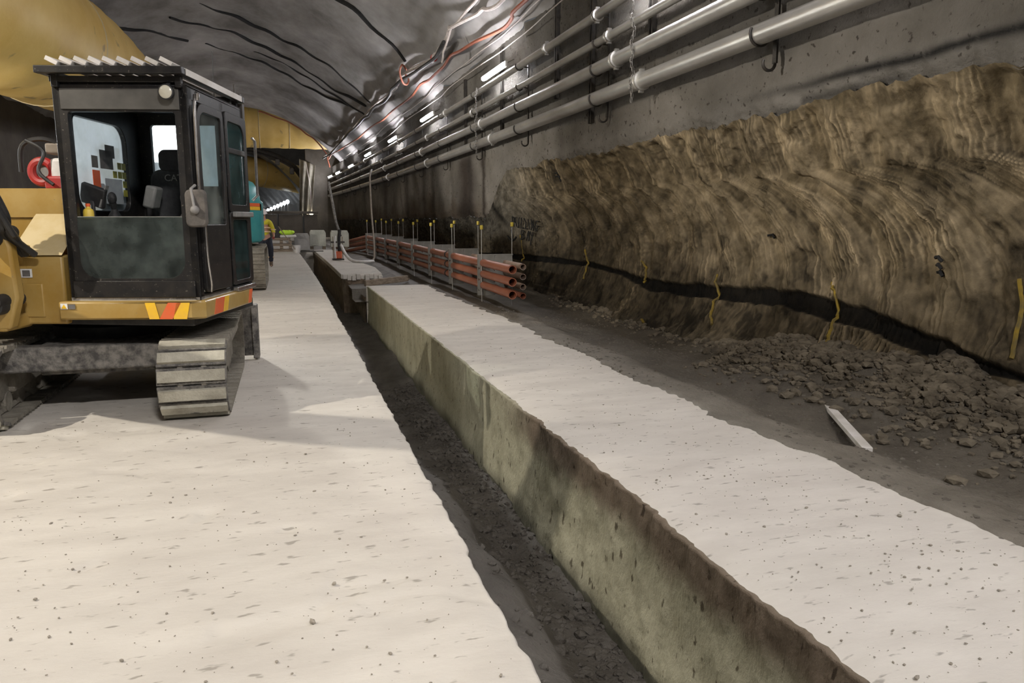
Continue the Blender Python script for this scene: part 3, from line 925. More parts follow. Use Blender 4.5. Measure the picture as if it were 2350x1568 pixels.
# ------------------------------------------------------------------ yellow ventilation ducts
def duct(name, label, pts, r, rings):
    t = thing(name, label, 'duct', pts[0])
    o0 = Vector(pts[0])
    P = [p - o0 for p in spline(pts, 14)]
    mb = MB()
    rs = [r * (1 + 0.012 * math.sin(i * 1.7)) for i in range(len(P))]
    mb.tube(P, rs, 40, cap=True)
    mb.build('sleeve', M_duct, t)
    for k in rings:
        i = int(k * (len(P) - 1))
        d = (P[min(i + 1, len(P) - 1)] - P[max(i - 1, 0)]).normalized()
        MB().ring(P[i], d, r + 0.005, 0.035, 40, 6).build('seam', mat('duct_seam', (0.56, 0.46, 0.28), 0.5, col2=(0.5, 0.4, 0.22), nscale=5), t)
        MB().tube([P[i] + Vector((0, 0, r)), P[i] + Vector((0.05, 0, r + 1.0))], 0.02, 5).build('hanger', M_cable_k, t)
    return t


duct('ventilation_duct', 'large yellow fabric air duct sweeping under the roof above the digger',
     [(-8.6, 8.5, 7.0), (-7.3, 14.5, 6.55), (-6.15, 20.5, 6.25), (-5.75, 26, 6.35), (-6.0, 34, 6.6), (-6.6, 44, 7.2), (-6.9, 52, 7.9), (-6.0, 58, 8.5), (-3.5, 61.0, 8.75), (0, 61.4, 8.8), (3.9, 61.4, 8.8)],
     1.62, [0.115, 0.245, 0.40, 0.86, 0.915])
duct('ventilation_duct', 'second yellow air duct farther on, below the dark arch rib',
     [(-9, 69, 6.4), (-5, 70, 6.2), (-2, 71, 5.9), (1.5, 72.5, 5.4)], 1.25, [0.45, 0.7])

# ------------------------------------------------------------------ steel pipes on the right wall
PIPES = [(5.04, 0.075, 'topmost steel pipe on the right wall, beside the tube lights', [3.0, 12.1, 14.6, 24.0, 33, 44]),
         (4.60, 0.066, 'second and thinnest steel pipe from the top on the right wall', [5.5, 11.6, 20.6, 27, 38]),
         (4.18, 0.105, 'third steel pipe from the top, between the thin and the lowest pipe', [4.4, 11.3, 19.6, 28, 37]),
         (3.70, 0.115, 'lowest and thickest steel pipe on the right wall, above the rock', [2.7, 10.4, 18.6, 27, 36])]
for z, r, lab, cps in PIPES:
    t = thing('steel_pipe', lab, 'pipe', (5.15, 0, z), 'steel pipes along the right wall')
    P = [(float(Cv(y)), y, 0) for y in np.linspace(-6, 63.9, 46)]
    MB().tube(P, r, 20).build('barrel', M_steel, t)
    for y in cps:
        c = (float(Cv(y)), y, 0)
        d = (0, 1, 0)
        m = MB()
        m.lathe([(r, -0.06), (r + 0.028, -0.055), (r + 0.028, -0.02), (r + 0.018, 0), (r + 0.028, 0.02), (r + 0.028, 0.055), (r, 0.06)], c, d, 20)
        m.box((c[0], c[1], r + 0.03), (0.07, 0.05, 0.05))
        m.box((c[0], c[1], -r - 0.03), (0.07, 0.05, 0.05))
        m.build('coupling', M_steel, t)
# hangers
HY = [-0.9, 3.3, 7.5, 12.1, 16.4, 20.4, 24.7, 28.9, 33.0, 37.2, 41.4, 45.6, 50.0, 54.4]
ordw = ['nearest unseen', 'nearest', 'first', 'second', 'third', 'fourth', 'fifth', 'sixth', 'seventh', 'eighth', 'ninth', 'tenth', 'eleventh', 'twelfth']
for i, y in enumerate(HY):
    t = thing('pipe_hanger', '%s black hook bracket in the row holding the steel pipes, counted from the camera' % ordw[i], 'bracket', (5.15 + float(Cv(y)), y, 0), 'hook brackets under the steel pipes')
    MB().bb(0.20, 0.225, -0.035, 0.035, 3.40, 5.25).build('back_bar', M_darksteel, t)
    for z, r, _, _ in PIPES:
        m = MB()
        R = r + 0.014
        pts = [(0.21, 0, z - R * 0.2)] + [(R * math.cos(a), 0, z + R * math.sin(a)) for a in np.linspace(-0.15, -PI - 0.5, 14)]
        m.tube(pts, 0.014, 6)
        m.build('hook', M_darksteel, t)
    m = MB()
    m.tube([(0.215, 0, 3.46)] + [(0.135 + 0.08 * math.cos(a), 0, 3.40 + 0.08 * math.sin(a)) for a in np.linspace(0, -PI - 0.4, 12)], 0.018, 6)
    m.build('spare_hook', M_darksteel, t)
# black channels on the wall
for i, (y, z0, z1) in enumerate(((10.6, 4.3, 6.2), (12.9, 3.4, 6.0), (14.7, 4.1, 6.4), (18.6, 3.9, 5.9), (22.4, 3.9, 5.8))):
    t = thing('wall_channel', ('double black channel behind the pipes near the chain', 'black double channel behind the pipes at the second hook bracket', 'tall black channel on the wall right of the near tube light',
                               'black channel on the wall just beyond the near tube light', 'black channel on the wall short of the second tube light')[i], 'channel', (5.40 + float(Cv(y)), y, z0))
    for dy in (-0.05, 0.05):
        MB().bb(-0.03, 0.03, dy - 0.022, dy + 0.022, 0, z1 - z0).build('rail', M_darksteel, t)
# chains
for i, (y, z0, z1) in enumerate(((10.45, 3.40, 5.12), (19.7, 3.42, 5.1))):
    x = 5.15 + float(Cv(y)) - 0.135
    m = MB()
    n = int((z1 - z0) / 0.062)
    for k_ in range(n):
        zc = z0 + (k_ + 0.5) * 0.062
        xx = x + 0.02 * math.sin(k_ * 1.3)
        u = Vector((1, 0.3, 0)) if k_ % 2 else Vector((-0.3, 1, 0))
        u.normalize()
        pts = [Vector((xx, y + 0.02 * math.sin(k_ * 0.7), zc)) + u * 0.020 * math.cos(a) + Vector((0, 0, 0.044)) * math.sin(a) for a in np.linspace(0, 2 * PI, 9)[:-1]]
        m.tube(pts, 0.0075, 5, closed=True)
    o = m.build('chain', mat('dull_chain', (0.13, 0.12, 0.11), 0.5, 0.6, col2=(0.22, 0.21, 0.195), nscale=20))
    tag(o, ('near steel chain hanging across the four wall pipes', 'farther steel chain hanging across the wall pipes')[i], 'chain')

# tube lights
NAMES = ['farthest behind the camera', 'unseen behind the camera', 'just outside the frame', 'nearest and largest', 'second', 'third', 'fourth', 'fifth', 'sixth', 'seventh']
for i, y in enumerate(LAMPS):
    x, z = 5.11 + float(Cv(y)), 5.27 if i < 7 else 5.16
    t = thing('tube_light', '%s white tube light of the row on the right wall' % NAMES[i], 'light', (x, y, z), 'tube lights along the right wall')
    dirx = float(Cv(y + 1) - Cv(y - 1)) / 2
    a, b = Vector((-dirx * 0.95, -0.95, 0)), Vector((dirx * 0.95, 0.95, 0))
    MB().bar(a + Vector((0.05, 0, 0.02)), b + Vector((0.05, 0, 0.02)), 0.06, 0.13).build('housing', M_white, t, 0.01)
    MB().tube([a * 0.97, b * 0.97], 0.058, 12).build('diffuser', M_led, t)
    for s_ in (-0.6, 0.6):
        MB().bar((0.06, s_, 0.05), (0.44, s_, 0.25), 0.03, 0.012).build('bracket', M_darksteel, t)

# cables along the shoulder of the vault
def cable(name, label, pts, r, m, n=3, wig=0.06, seed=1):
    rr = random.Random(seed)
    P = spline(pts, n)
    P = [p + Vector((rr.uniform(-1, 1) * wig, 0, rr.uniform(-1, 1) * wig)) if 0 < i < len(P) - 1 else p for i, p in enumerate(P)]
    P = spline(P, 3)
    o = MB().tube(P, r, 7).build(name, m)
    return tag(o, label, 'cable')


cb = [(4.95, 10, 6.55), (4.92, 14, 6.5), (4.80, 17.06, 6.50), (4.66, 18.5, 6.62), (4.45, 20.17, 6.72), (4.53, 21.16, 6.70), (4.58, 23.58, 6.62), (4.30, 27.69, 6.82), (4.30, 31.08, 6.77), (4.13, 35.65, 6.82), (3.99, 40.29, 6.83), (3.72, 48.42, 6.80), (3.45, 55.46, 6.6), (3.0, 58.3, 6.4)]
cable('power_cable', 'thick pale cable looping along the top of the right wall', cb, 0.05, M_cable_w, seed=2)
cable('power_cable', 'second pale cable beside the thick one, splitting off at the top', [(4.75, 10, 6.95), (4.7, 14.5, 6.95), (4.55, 18, 6.85)] + [(x - 0.06, y, z - 0.09) for x, y, z in cb[4:]], 0.04, M_cable_w, seed=3)
cable('power_cable', 'bundle of black cables along the top of the right wall', [(x - 0.10, y, z - 0.16) for x, y, z in cb[5:]], 0.055, M_cable_k, seed=4)
cable('power_cable', 'orange cable sagging along the right wall under the pale cables', [(5.06, 9.5, 6.2), (5.06, 15.6, 6.21), (5.04, 17.5, 6.14), (4.94, 21.2, 6.36), (4.83, 24.5, 6.38), (4.76, 28.2, 6.28), (4.5, 35.2, 6.2), (4.1, 43.8, 6.28), (3.5, 54, 6.3), (3.3, 58, 6.2)], 0.044, M_cable_o, seed=5)
cable('signal_wire', 'thin pale wire strung above the tube lights, upper of two', [(5.2, 9, 6.2), (5.22, 15.44, 6.12), (5.2, 17.26, 6.04), (5.18, 20.39, 6.1), (5.12, 24.74, 6.16), (5.04, 29.27, 6.06), (4.88, 35.48, 6.15), (4.6, 43.0, 6.0), (3.9, 55, 5.9)], 0.013, M_cable_w, wig=0.02, seed=6)
cable('signal_wire', 'thin pale wire strung close to the tube lights, lower of two', [(5.2, 9, 5.8), (5.2, 14.5, 5.75), (5.16, 18.2, 5.68), (5.1, 22.5, 5.75), (5.05, 26.0, 5.66), (4.95, 31, 5.72), (4.8, 37, 5.6), (4.4, 47, 5.6)], 0.013, M_cable_w, wig=0.02, seed=8)
lp = [(4.28, 26.9, 6.85), (4.1, 26.6, 6.95), (4.02, 26.7, 6.72), (4.15, 26.9, 6.42), (4.32, 27.1, 6.40), (4.42, 27.3, 6.6), (4.30, 27.3, 6.78)]
cable('cable_loop', 'red and grey loop of spare cable hanging from the pale cables', lp, 0.035, M_cable_o, wig=0.0, seed=9)
cable('drop_cable', 'loose pale cable tail hanging by the pale cables near the top edge', [(4.45, 20.2, 6.75), (4.38, 20.4, 6.45), (4.36, 20.9, 6.2), (4.42, 21.4, 6.05)], 0.028, M_cable_w, wig=0.01, seed=10)
t = thing('cable_joint', 'wrapped cable joint with red tape on the pale cables', 'joint', (4.56, 23.4, 6.55))
MB().tube([(0, -0.3, 0.06), (0, 0, 0), (0.02, 0.3, -0.02)], [0.06, 0.10, 0.06], 10).build('wrap', M_cable_w, t)
MB().ring((0, -0.1, 0), (0, 1, 0), 0.085, 0.03, 14, 6).build('red_tape', M_red, t)
cable('loose_cable', 'orange cable hanging along the edge of the yellow duct at the far end', [(-1.5, 58.2, 9.45), (0.0, 58.2, 9.0), (1.4, 58.2, 8.25), (2.6, 58.2, 7.35), (3.2, 58.2, 6.5), (3.35, 58.2, 5.6)], 0.05, M_cable_o, wig=0.08, seed=12)

# ------------------------------------------------------------------ conduit bank
NEAR = 12.7
SP = [14.7, 17.45, 20.0, 22.7, 25.5, 28.4, 31.2, 34.0]
def conduit(name, label, x, z, r, y0, mtl, collar):
    t = thing(name, label, 'conduit', (x, y0, z), 'conduits of the duct bank')
    ye = 34.6
    m = MB()
    P = np.linspace(y0, ye, 14)
    outer = [(float(Cv(y)), y - y0, float(zf(y)) * 0.5) for y in P] + [(float(Cv(37)) - 0.5, 37.2 - y0, -0.12), (float(Cv(39)) - 0.9, 39.5 - y0, -0.28)]
    m.tube(outer, r, 18, cap=False)
    m.tube(outer[:3], r * 0.86, 18, cap=False)
    n = 18
    ringv = []
    for q_ in (r, r * 0.86):
        ringv += [(q_ * math.cos(2 * PI * j / n), 0, q_ * math.sin(2 * PI * j / n)) for j in range(n)]
    m.add(ringv, [(j, (j + 1) % n, n + (j + 1) % n, n + j) for j in range(n)])
    m.build('tube', mtl, t)
    if collar:
        for y in collar:
            MB().lathe([(r + 0.002, -0.05), (r + 0.012, -0.045), (r + 0.012, 0.045), (r + 0.002, 0.05)], (float(Cv(y)), y - y0, float(zf(y)) * 0.5), (0, 1, 0), 18).build('seal_ring', M_blackdull, t)
    return t


FR = [(0.785, 'top'), (0.56, 'middle'), (0.33, 'bottom')]
for z, nm in FR:
    conduit('orange_conduit', '%s orange conduit of the near column of three' % nm, 3.85, z, 0.078, NEAR, M_orange, [18.1])
RR = [(0.775, 'top'), (0.585, 'second from top'), (0.392, 'third from top'), (0.215, 'bottom')]
for z, nm in RR:
    conduit('narrow_conduit', '%s narrow conduit of the rear column of four' % nm, 4.32, z, 0.060, NEAR + 0.85, M_pvcdull if nm != 'bottom' else M_orange, None)
# spacer plates with holes
def cell(m, x0, x1, z0, z1, cx, cz, r, th):
    n = 16
    outer, inner = [], []
    for j in range(n):
        a = 2 * PI * (j + 0.5) / n
        ca, sa = math.cos(a), math.sin(a)
        tx = ((x1 - cx) if ca > 0 else (x0 - cx)) / ca if abs(ca) > 1e-6 else 1e9
        tz = ((z1 - cz) if sa > 0 else (z0 - cz)) / sa if abs(sa) > 1e-6 else 1e9
        tt = min(tx, tz)
        outer.append((cx + ca * tt, 0, cz + sa * tt))
        inner.append((cx + ca * r, 0, cz + sa * r))
    # square off corners
    m.ringprism(outer, inner, (0, th, 0))


sp = MB()
fz = [0.215, 0.445, 0.672, 0.94]
for i, (z, _) in enumerate(reversed(FR)):
    cell(sp, -0.115, 0.24, fz[i], fz[i + 1], 0, z, 0.080, 0.035)
rz = [0.13, 0.303, 0.49, 0.68, 0.94]
for i, (z, _) in enumerate(reversed(RR)):
    cell(sp, 0.24, 0.62, rz[i], rz[i + 1], 0.47, z, 0.062, 0.035)
sp.bb(-0.125, -0.112, 0, 0.035, 0.12, 0.945)
sp.bb(-0.125, 0.63, -0.004, 0.039, 0.935, 0.96)
sp.bb(-0.112, 0.24, 0, 0.035, 0.12, 0.216)
spm = sp.mesh('plate', M_spacer)
rod_me = MB().cyl((0, 0, -0.10), (0, 0, 1.50), 0.008, 8).mesh('rod', M_steel)
cap_me = MB().lathe([(0.0, 0.0), (0.030, 0.0), (0.034, 0.02), (0.034, 0.075), (0.026, 0.085), (0.0, 0.085)], (0, 0, 1.46), (0, 0, 1), 12).mesh('cap', M_cap)
nth = ['nearest', 'second', 'third', 'fourth', 'fifth', 'sixth', 'seventh', 'eighth', 'ninth', 'tenth']
for i, y in enumerate(SP):
    dz = float(zf(y)) * 0.5
    x = 3.85 + float(Cv(y))
    t = thing('conduit_spacer', '%s grey spacer plate holding the orange conduits, counted from their open ends' % nth[i], 'spacer', (x, y, dz), 'spacer plates of the duct bank')
    link_copy(spm, 'plate', t)
    for dx, side in ((-0.045, 'front'), (0.60, 'rear')):
        r_ = thing('threaded_rod', '%s %s threaded rod with yellow cap at the spacer plates' % (nth[i], side), 'rod', (x + dx, y - 0.02, dz), 'capped rods of the duct bank')
        link_copy(rod_me, 'shaft', r_)
        link_copy(cap_me, 'cap', r_, (0, 0, 0.0 if side == 'front' else 0.06))

# ------------------------------------------------------------------ paint on the rock: PULLING BAY, marks, yellow lines
def stroke(pts, r, m, name='paint_mark', n=6, depth=0.015):
    P = [on_rock(y, z, depth) for y, z in pts]
    Q = []
    for a, b in zip(P[:-1], P[1:]):
        k_ = max(2, int((b - a).length / 0.05))
        Q += [on_rock(a.y + (b.y - a.y) * i / k_, a.z + (b.z - a.z) * i / k_, depth) for i in range(k_)]
    Q.append(P[-1])
    return MB().tube(Q, r, n).build(name, m, rock)


GL = {'P': [[(0, 0), (0, 1), (.6, .85), (.55, .55), (0, .45)]], 'U': [[(0, 1), (.05, .1), (.45, 0), (.6, 1)]], 'L': [[(0, 1), (0, 0), (.55, .05)]],
      'I': [[(.2, 1), (.2, 0)]], 'N': [[(0, 0), (0, 1), (.55, 0), (.55, 1)]], 'G': [[(.6, .9), (.15, .95), (0, .4), (.3, 0), (.6, .15), (.6, .5), (.3, .5)]],
      'B': [[(0, 0), (0, 1), (.5, .85), (.1, .5), (.55, .25), (0, 0)]], 'A': [[(0, 0), (.3, 1), (.6, 0)], [(.1, .4), (.5, .4)]], 'Y': [[(0, 1), (.3, .5), (.6, 1)], [(.3, .5), (.15, -.4)]]}


def write(txt, y0, z0, hgt, wdt, slope):
    for i, ch in enumerate(txt):
        for s_ in GL[ch]:
            stroke([(y0 - (i + px) * wdt, z0 + pz * hgt - slope * (i + px)) for px, pz in s_], 0.0155, M_paintk, 'paint_letter', 6, 0.03)


write('PULLING', 18.55, 1.50, 0.26, 0.205, 0.016)
write('BAY', 18.10, 1.18, 0.24, 0.27, 0.016)
stroke([(18.75, 1.42), (18.68, 1.12)], 0.018, M_paintk)
stroke([(18.9, 1.26), (18.68, 1.12), (18.5, 1.24)], 0.018, M_paintk)
for y, z, n_ in ((15.4, 2.66, 2), (15.1, 2.58, 2), (5.64, 1.30, 3), (8.35, 1.46, 1)):
    for q_ in range(n_):
        zz = z - 0.07 * q_
        stroke([(y, zz), (y - 0.05, zz + 0.015), (y - 0.09, zz - 0.03)], 0.016, M_paintk)
YL = [[(18.2, 1.29), (18.1, 0.95), (18.0, 0.63)], [(14.35, 1.06), (14.2, 0.75), (14.15, 0.47)], [(11.85, 0.95), (11.68, 0.75), (11.72, 0.58)],
      [(9.38, 0.88), (9.22, 0.60), (9.15, 0.40), (9.0, 0.22)], [(7.05, 0.95), (6.88, 0.70), (6.80, 0.45), (6.75, 0.25), (6.78, 0.10)], [(4.78, 1.16), (4.70, 0.87), (4.66, 0.5)], [(11.05, 0.03), (10.9, 0.0)]]
for l in YL:
    Q = [(p.x, p.y) for p in spline([(a, b, 0) for a, b in l], 5)]
    stroke(Q, 0.020, M_painty, 'paint_line', 6, -0.004)

# ------------------------------------------------------------------ rubble at the foot of the rock, crumbs on the slabs
def rock_shape(r, seed, n=1):
    rr = random.Random(seed)
    bm = bmesh.new()
    bmesh.ops.create_icosphere(bm, subdivisions=1, radius=1.0)
    sx, sy, sz = rr.uniform(.7, 1.3), rr.uniform(.7, 1.3), rr.uniform(.45, .85)
    vs = []
    for v in bm.verts:
        k_ = rr.uniform(0.72, 1.15)
        vs.append(np.array([v.co.x * sx * k_, v.co.y * sy * k_, v.co.z * sz * k_]) * r)
    fs = [tuple(v.index for v in f.verts) for f in bm.faces]
    bm.free()
    return np.array(vs), np.array(fs)


SHAPES = [rock_shape(1.0, 900 + i) for i in range(12)]
def scatter(name, label, pts, radii, m, kind='stuff', cat=None):
    V, F = [], []
    off = 0
    for p, r in zip(pts, radii):
        v, f = SHAPES[rng.integers(0, 12)]
        a = rng.uniform(0, 2 * PI)
        R = np.array([[math.cos(a), -math.sin(a), 0], [math.sin(a), math.cos(a), 0], [0, 0, 1]])
        V.append(v @ R.T * r + np.array(p))
        F.append(f + off)
        off += len(v)
    me = bpy.data.meshes.new(name)
    me.from_pydata(np.concatenate(V).tolist(), [], np.concatenate(F).tolist())
    me.materials.append(m)
    o = bpy.data.objects.new(name, me)
    C.objects.link(o)
    if kind:
        o['kind'] = kind
    return tag(o, label, cat or 'rubble')


def rock_foot_x(y):
    i = int(np.clip(np.searchsorted(RY, y), 0, len(RY) - 1))
    return RX[i], RZ[i]


pts, rad = [], []
for _ in range(9000):
    y = rng.uniform(2.2, 8.6) if rng.random() < 0.8 else rng.uniform(6, 15)
    x = 5.75 - abs(rng.normal(0, 0.42)) * (1.0 if y < 8 else 0.5)
    if x < 4.3:
        continue
    z = float(ground_z(np.array(x), np.array(y)))
    r = min(0.010 + rng.exponential(0.018), 0.07)
    RXi, RZi = rock_foot_x(y)
    j = int(np.argmin(np.abs(RZi - z)))
    if x > RXi[j] + 0.02:
        continue
    pts.append((x, y, z + r * 0.25))
    rad.append(r)
scatter('rubble', 'loose broken rock heaped along the foot of the rock wall', pts, rad, M_stone)
# bigger stones, one by one
stone_me = []
for i in range(8):
    v, f = SHAPES[i]
    me = bpy.data.meshes.new('stone')
    me.from_pydata(v.tolist(), [], f.tolist())
    me.materials.append(M_stone)
    stone_me.append(me)
cnt = 0
while cnt < 90:
    y = rng.uniform(2.8, 7.6)
    x = 5.65 - abs(rng.normal(0, 0.40))
    z = float(ground_z(np.array(x), np.array(y)))
    RXi, RZi = rock_foot_x(y)
    j = int(np.argmin(np.abs(RZi - z)))
    if x > RXi[j] - 0.03 or x < 4.4:
        continue
    o = bpy.data.objects.new('rock_lump', stone_me[cnt % 8])
    C.objects.link(o)
    r = rng.uniform(0.035, 0.085)
    o.scale = (r, r, r)
    o.location = (x, y, z + r * 0.3)
    o.rotation_euler = (0, 0, rng.uniform(0, 6))
    tag(o, 'fist-sized brown rock lump in the rubble at the foot of the rock wall', 'rock', 'lumps in the rubble heap')
    cnt += 1
# mud clods on the muddy ground and in the trench
pts, rad = [], []
for _ in range(3500):
    y = rng.uniform(1.8, 14)
    x = rng.uniform(3.42, 5.2)
    if fbm(np.array(x * 1.2), np.array(y * 0.9), 3, 211) < -0.02:
        continue
    r = min(0.005 + rng.exponential(0.007), 0.026)
    pts.append((x, y, float(ground_z(np.array(x), np.array(y))) - r * 0.1))
    rad.append(r)
scatter('mud_clods', 'small dark clods strewn over the muddy ground', pts, rad, M_clod)
pts, rad = [], []
for _ in range(2500):
    y = rng.uniform(1.8, 12)
    x = rng.uniform(0.9, 1.9) if rng.random() < 0.3 else rng.uniform(1.5, 1.92)
    r = min(0.006 + rng.exponential(0.012), 0.05)
    z = float(bed_z(np.array(x), np.array(y)))
    pts.append((x, y, z + r * 0.15))
    rad.append(r)
scatter('trench_clods', 'dark soil clods lying on the trench bottom', pts, rad, M_bed)
pts, rad = [], []
for _ in range(2600):
    y = 1.9 + rng.exponential(3.5)
    if y > 18:
        continue
    x = rng.uniform(-3.0, 0.76) if rng.random() < 0.62 else rng.uniform(2.0, 3.4)
    if fbm(np.array(x * 1.1), np.array(y * 1.1), 3, 221) < -0.06 and rng.random() < 0.75:
        continue
    r = min(0.0018 + rng.exponential(0.0020), 0.017)
    pts.append((x, y, 0.004))
    rad.append(r)
scatter('floor_crumbs', 'tiny crumbs of rock scattered on the pale concrete', pts, rad, M_crumb)

# boards lying about
t = MB()
a, b = Vector((4.80, 5.68, -0.035)), Vector((4.03, 4.27, -0.02))
t.bar(a, b, 0.075, 0.04)
o = t.build('timber_batten', M_plank, None, 0.004)
tag(o, 'pale timber batten lying alone on the mud near the rock wall', 'board')
o = MB().bar((1.98, 20.3, -0.02), (3.2, 20.75, 0.06), 0.14, 0.16).build('timber_beam', M_wood, None, 0.01)
tag(o, 'dark timber beam lying behind the end of the near concrete strip', 'board')

# ------------------------------------------------------------------ excavator
SC = Vector((-1.62, 7.9, 0))
MU = Matrix.Rotation(math.radians(-15), 4, 'Z')
ex = thing('excavator', 'yellow and black tracked digger with slatted roof guard, in the left foreground', 'excavator', SC)


def U():
    return MB(MU)


# --- undercarriage
tr_L = 2.08
tr_R = 0.335
shoe = MB()
shoe.bb(-0.265, 0.265, -0.068, 0.068, -0.03, 0.0)
for yy_ in (-0.055, 0.0, 0.055):
    pass
shoe.bb(-0.255, 0.255, -0.046, 0.046, 0.0, 0.030)
shoe_me = shoe.mesh('shoe', M_mudsteel)
shoe_me.materials.append(M_pad)
for p_ in shoe_me.polygons:
    if max(shoe_me.vertices[i].co.z for i in p_.vertices) > 0.01:
        p_.material_index = 1
shoe2 = MB()
shoe2.bb(-0.265, 0.265, -0.070, 0.070, -0.028, 0.0)
for yy_ in (-0.05, 0.03):
    shoe2.bb(-0.262, 0.262, yy_ - 0.008, yy_ + 0.012, 0.0, 0.022)
shoe2_me = shoe2.mesh('shoe', M_dirt)


def make_track(cx, near_pads=True):
    fr = MB()
    fr.bb(cx - 0.12, cx + 0.12, -1.05, 0.95, 0.16, 0.46)
    fr.bb(cx - 0.17, cx + 0.17, -0.75, 0.65, 0.20, 0.42)
    tf = fr.build('track_frame', M_dirt, ex, 0.02)
    ys0, ys1 = -1.20, 0.88
    for yc_, nm in ((ys0, 'idler'), (ys1, 'sprocket')):
        w_ = MB()
        w_.lathe([(0.0, -0.10), (0.20, -0.10), (0.24, -0.06), (0.24, 0.06), (0.20, 0.10), (0.0, 0.10)], (cx, yc_, tr_R), (1, 0, 0), 20)
        w_.lathe([(0.0, 0.13), (0.11, 0.13), (0.12, 0.10)], (cx, yc_, tr_R), (1, 0, 0), 14)
        w_.build(nm, M_dirt, tf)
    for k_ in range(5):
        MB().lathe([(0.0, -0.13), (0.085, -0.13), (0.085, -0.06), (0.065, -0.04), (0.065, 0.04), (0.085, 0.06), (0.085, 0.13), (0.0, 0.13)], (cx, -0.80 + k_ * 0.32, 0.135), (1, 0, 0), 14).build('roller', M_dirt, tf)
    per = 2 * (ys1 - ys0) + 2 * PI * (tr_R - 0.028)
    n = 40
    R = tr_R - 0.026
    ch = []
    for k_ in range(n):
        s_ = per * (k_ + 0.35) / n
        Ls = ys1 - ys0
        if s_ < Ls:
            p, nrm = (ys0 + s_, tr_R + R), 0.0
        elif s_ < Ls + PI * R:
            a = (s_ - Ls) / R
            p, nrm = (ys1 + R * math.sin(a), tr_R + R * math.cos(a)), -a
        elif s_ < 2 * Ls + PI * R:
            p, nrm = (ys1 - (s_ - Ls - PI * R), tr_R - R), -PI
        else:
            a = (s_ - 2 * Ls - PI * R) / R
            p, nrm = (ys0 - R * math.sin(a), tr_R - R * math.cos(a)), PI - a
        sag = -0.035 * math.sin(PI * np.clip((p[0] - ys0) / Ls, 0, 1)) if p[1] > tr_R * 1.5 else 0
        front = p[0] < ys0 + 0.02
        link_copy(shoe_me if front else shoe2_me, 'shoe', tf, (cx, p[0], p[1] + sag), (nrm, 0, 0))
        ch.append((cx, p[0] * 0.985 + 0.0, tr_R + (p[1] - tr_R) * 0.86 + sag))
    MB().tube([Vector(c) + Vector((0.09, 0, 0)) for c in ch], 0.035, 6, closed=True).build('chain', M_dirt, tf)
    MB().tube([Vector(c) + Vector((-0.09, 0, 0)) for c in ch], 0.035, 6, closed=True).build('chain', M_dirt, tf)
    MB().bb(cx + 0.10, cx + 0.235, -0.95, 0.75, 0.44, 0.56).build('mud_cake', M_dirt, tf, 0.05)


make_track(0.83)
make_track(-0.83)
m = MB()
m.bb(-0.75, 0.62, -0.98, -0.78, 0.40, 0.61)
m.bb(-0.75, 0.62, 0.55, 0.75, 0.30, 0.56)
m.bb(-0.45, 0.45, -0.80, 0.60, 0.34, 0.60)
m.build('car_body', M_mudsteel, ex, 0.02)
MB().lathe([(0.0, 0.60), (0.52, 0.60), (0.52, 0.70), (0.46, 0.72), (0.46, 0.80), (0, 0.80)], (0, 0, 0), (0, 0, 1), 32).build('slew_ring', M_blackdull, ex)
m = MB()
m.prism([(-1.2, 1.45, 0.04), (1.245, 1.45, 0.04), (1.245, 1.50, 0.66), (-1.2, 1.50, 0.66)], (0, 0.05, 0))
m.bb(1.18, 1.25, 1.34, 1.56, 0.02, 0.66)
m.bar((0.3, 0.7, 0.35), (0.3, 1.46, 0.35), 0.12, 0.14)
m.bar((-0.3, 0.7, 0.35), (-0.3, 1.46, 0.35), 0.12, 0.14)
m.build('dozer_blade', M_mudsteel, ex, 0.008)

# --- upper: platform, skirt, house
m = U()
m.prism([(-0.95, -0.80, 0.79), (1.18, -1.08, 0.79), (1.20, 0.4, 0.79), (0.9, 0.95, 0.79), (0.3, 1.15, 0.79), (-0.6, 1.1, 0.79), (-1.1, 0.7, 0.79)], (0, 0, 0.09))
m.build('deck', M_blackdull, ex, 0.01)
m = U()
prof_s = [(0.135, -1.16), (1.20, -1.165), (1.29, -1.09), (1.29, 0.10), (1.24, 0.25), (1.16, 0.28)]
inner_s = [(0.135, -1.06), (1.15, -1.06), (1.18, -1.03), (1.18, 0.08), (1.14, 0.17), (1.10, 0.2)]
for i in range(len(prof_s) - 1):
    a, b, c_, d = prof_s[i], prof_s[i + 1], inner_s[i + 1], inner_s[i]
    m.prism([(a[0], a[1], 0.855), (b[0], b[1], 0.855), (c_[0], c_[1], 0.855), (d[0], d[1], 0.855)], (0, 0, 0.150))
skirt = m.build('cab_skirt', M_yel, ex, 0.018)
m = U()
m.prism([(0.135, -1.165, 0.850), (0.20, -1.165, 0.845), (0.20, -1.168, 0.845), (0.135, -1.168, 0.850)], (0, 0, 0.0))
def tape(pts, mm, name='reflective_tape'):
    U().prism(pts, (0, -0.004, 0)).build(name, mm, skirt)


yf = -1.1655
def fq(x0, x1, z0, z1, sk=0.0):
    return [(x0, yf, z0), (x1, yf, z0), (x1 + sk, yf, z1), (x0 + sk, yf, z1)]


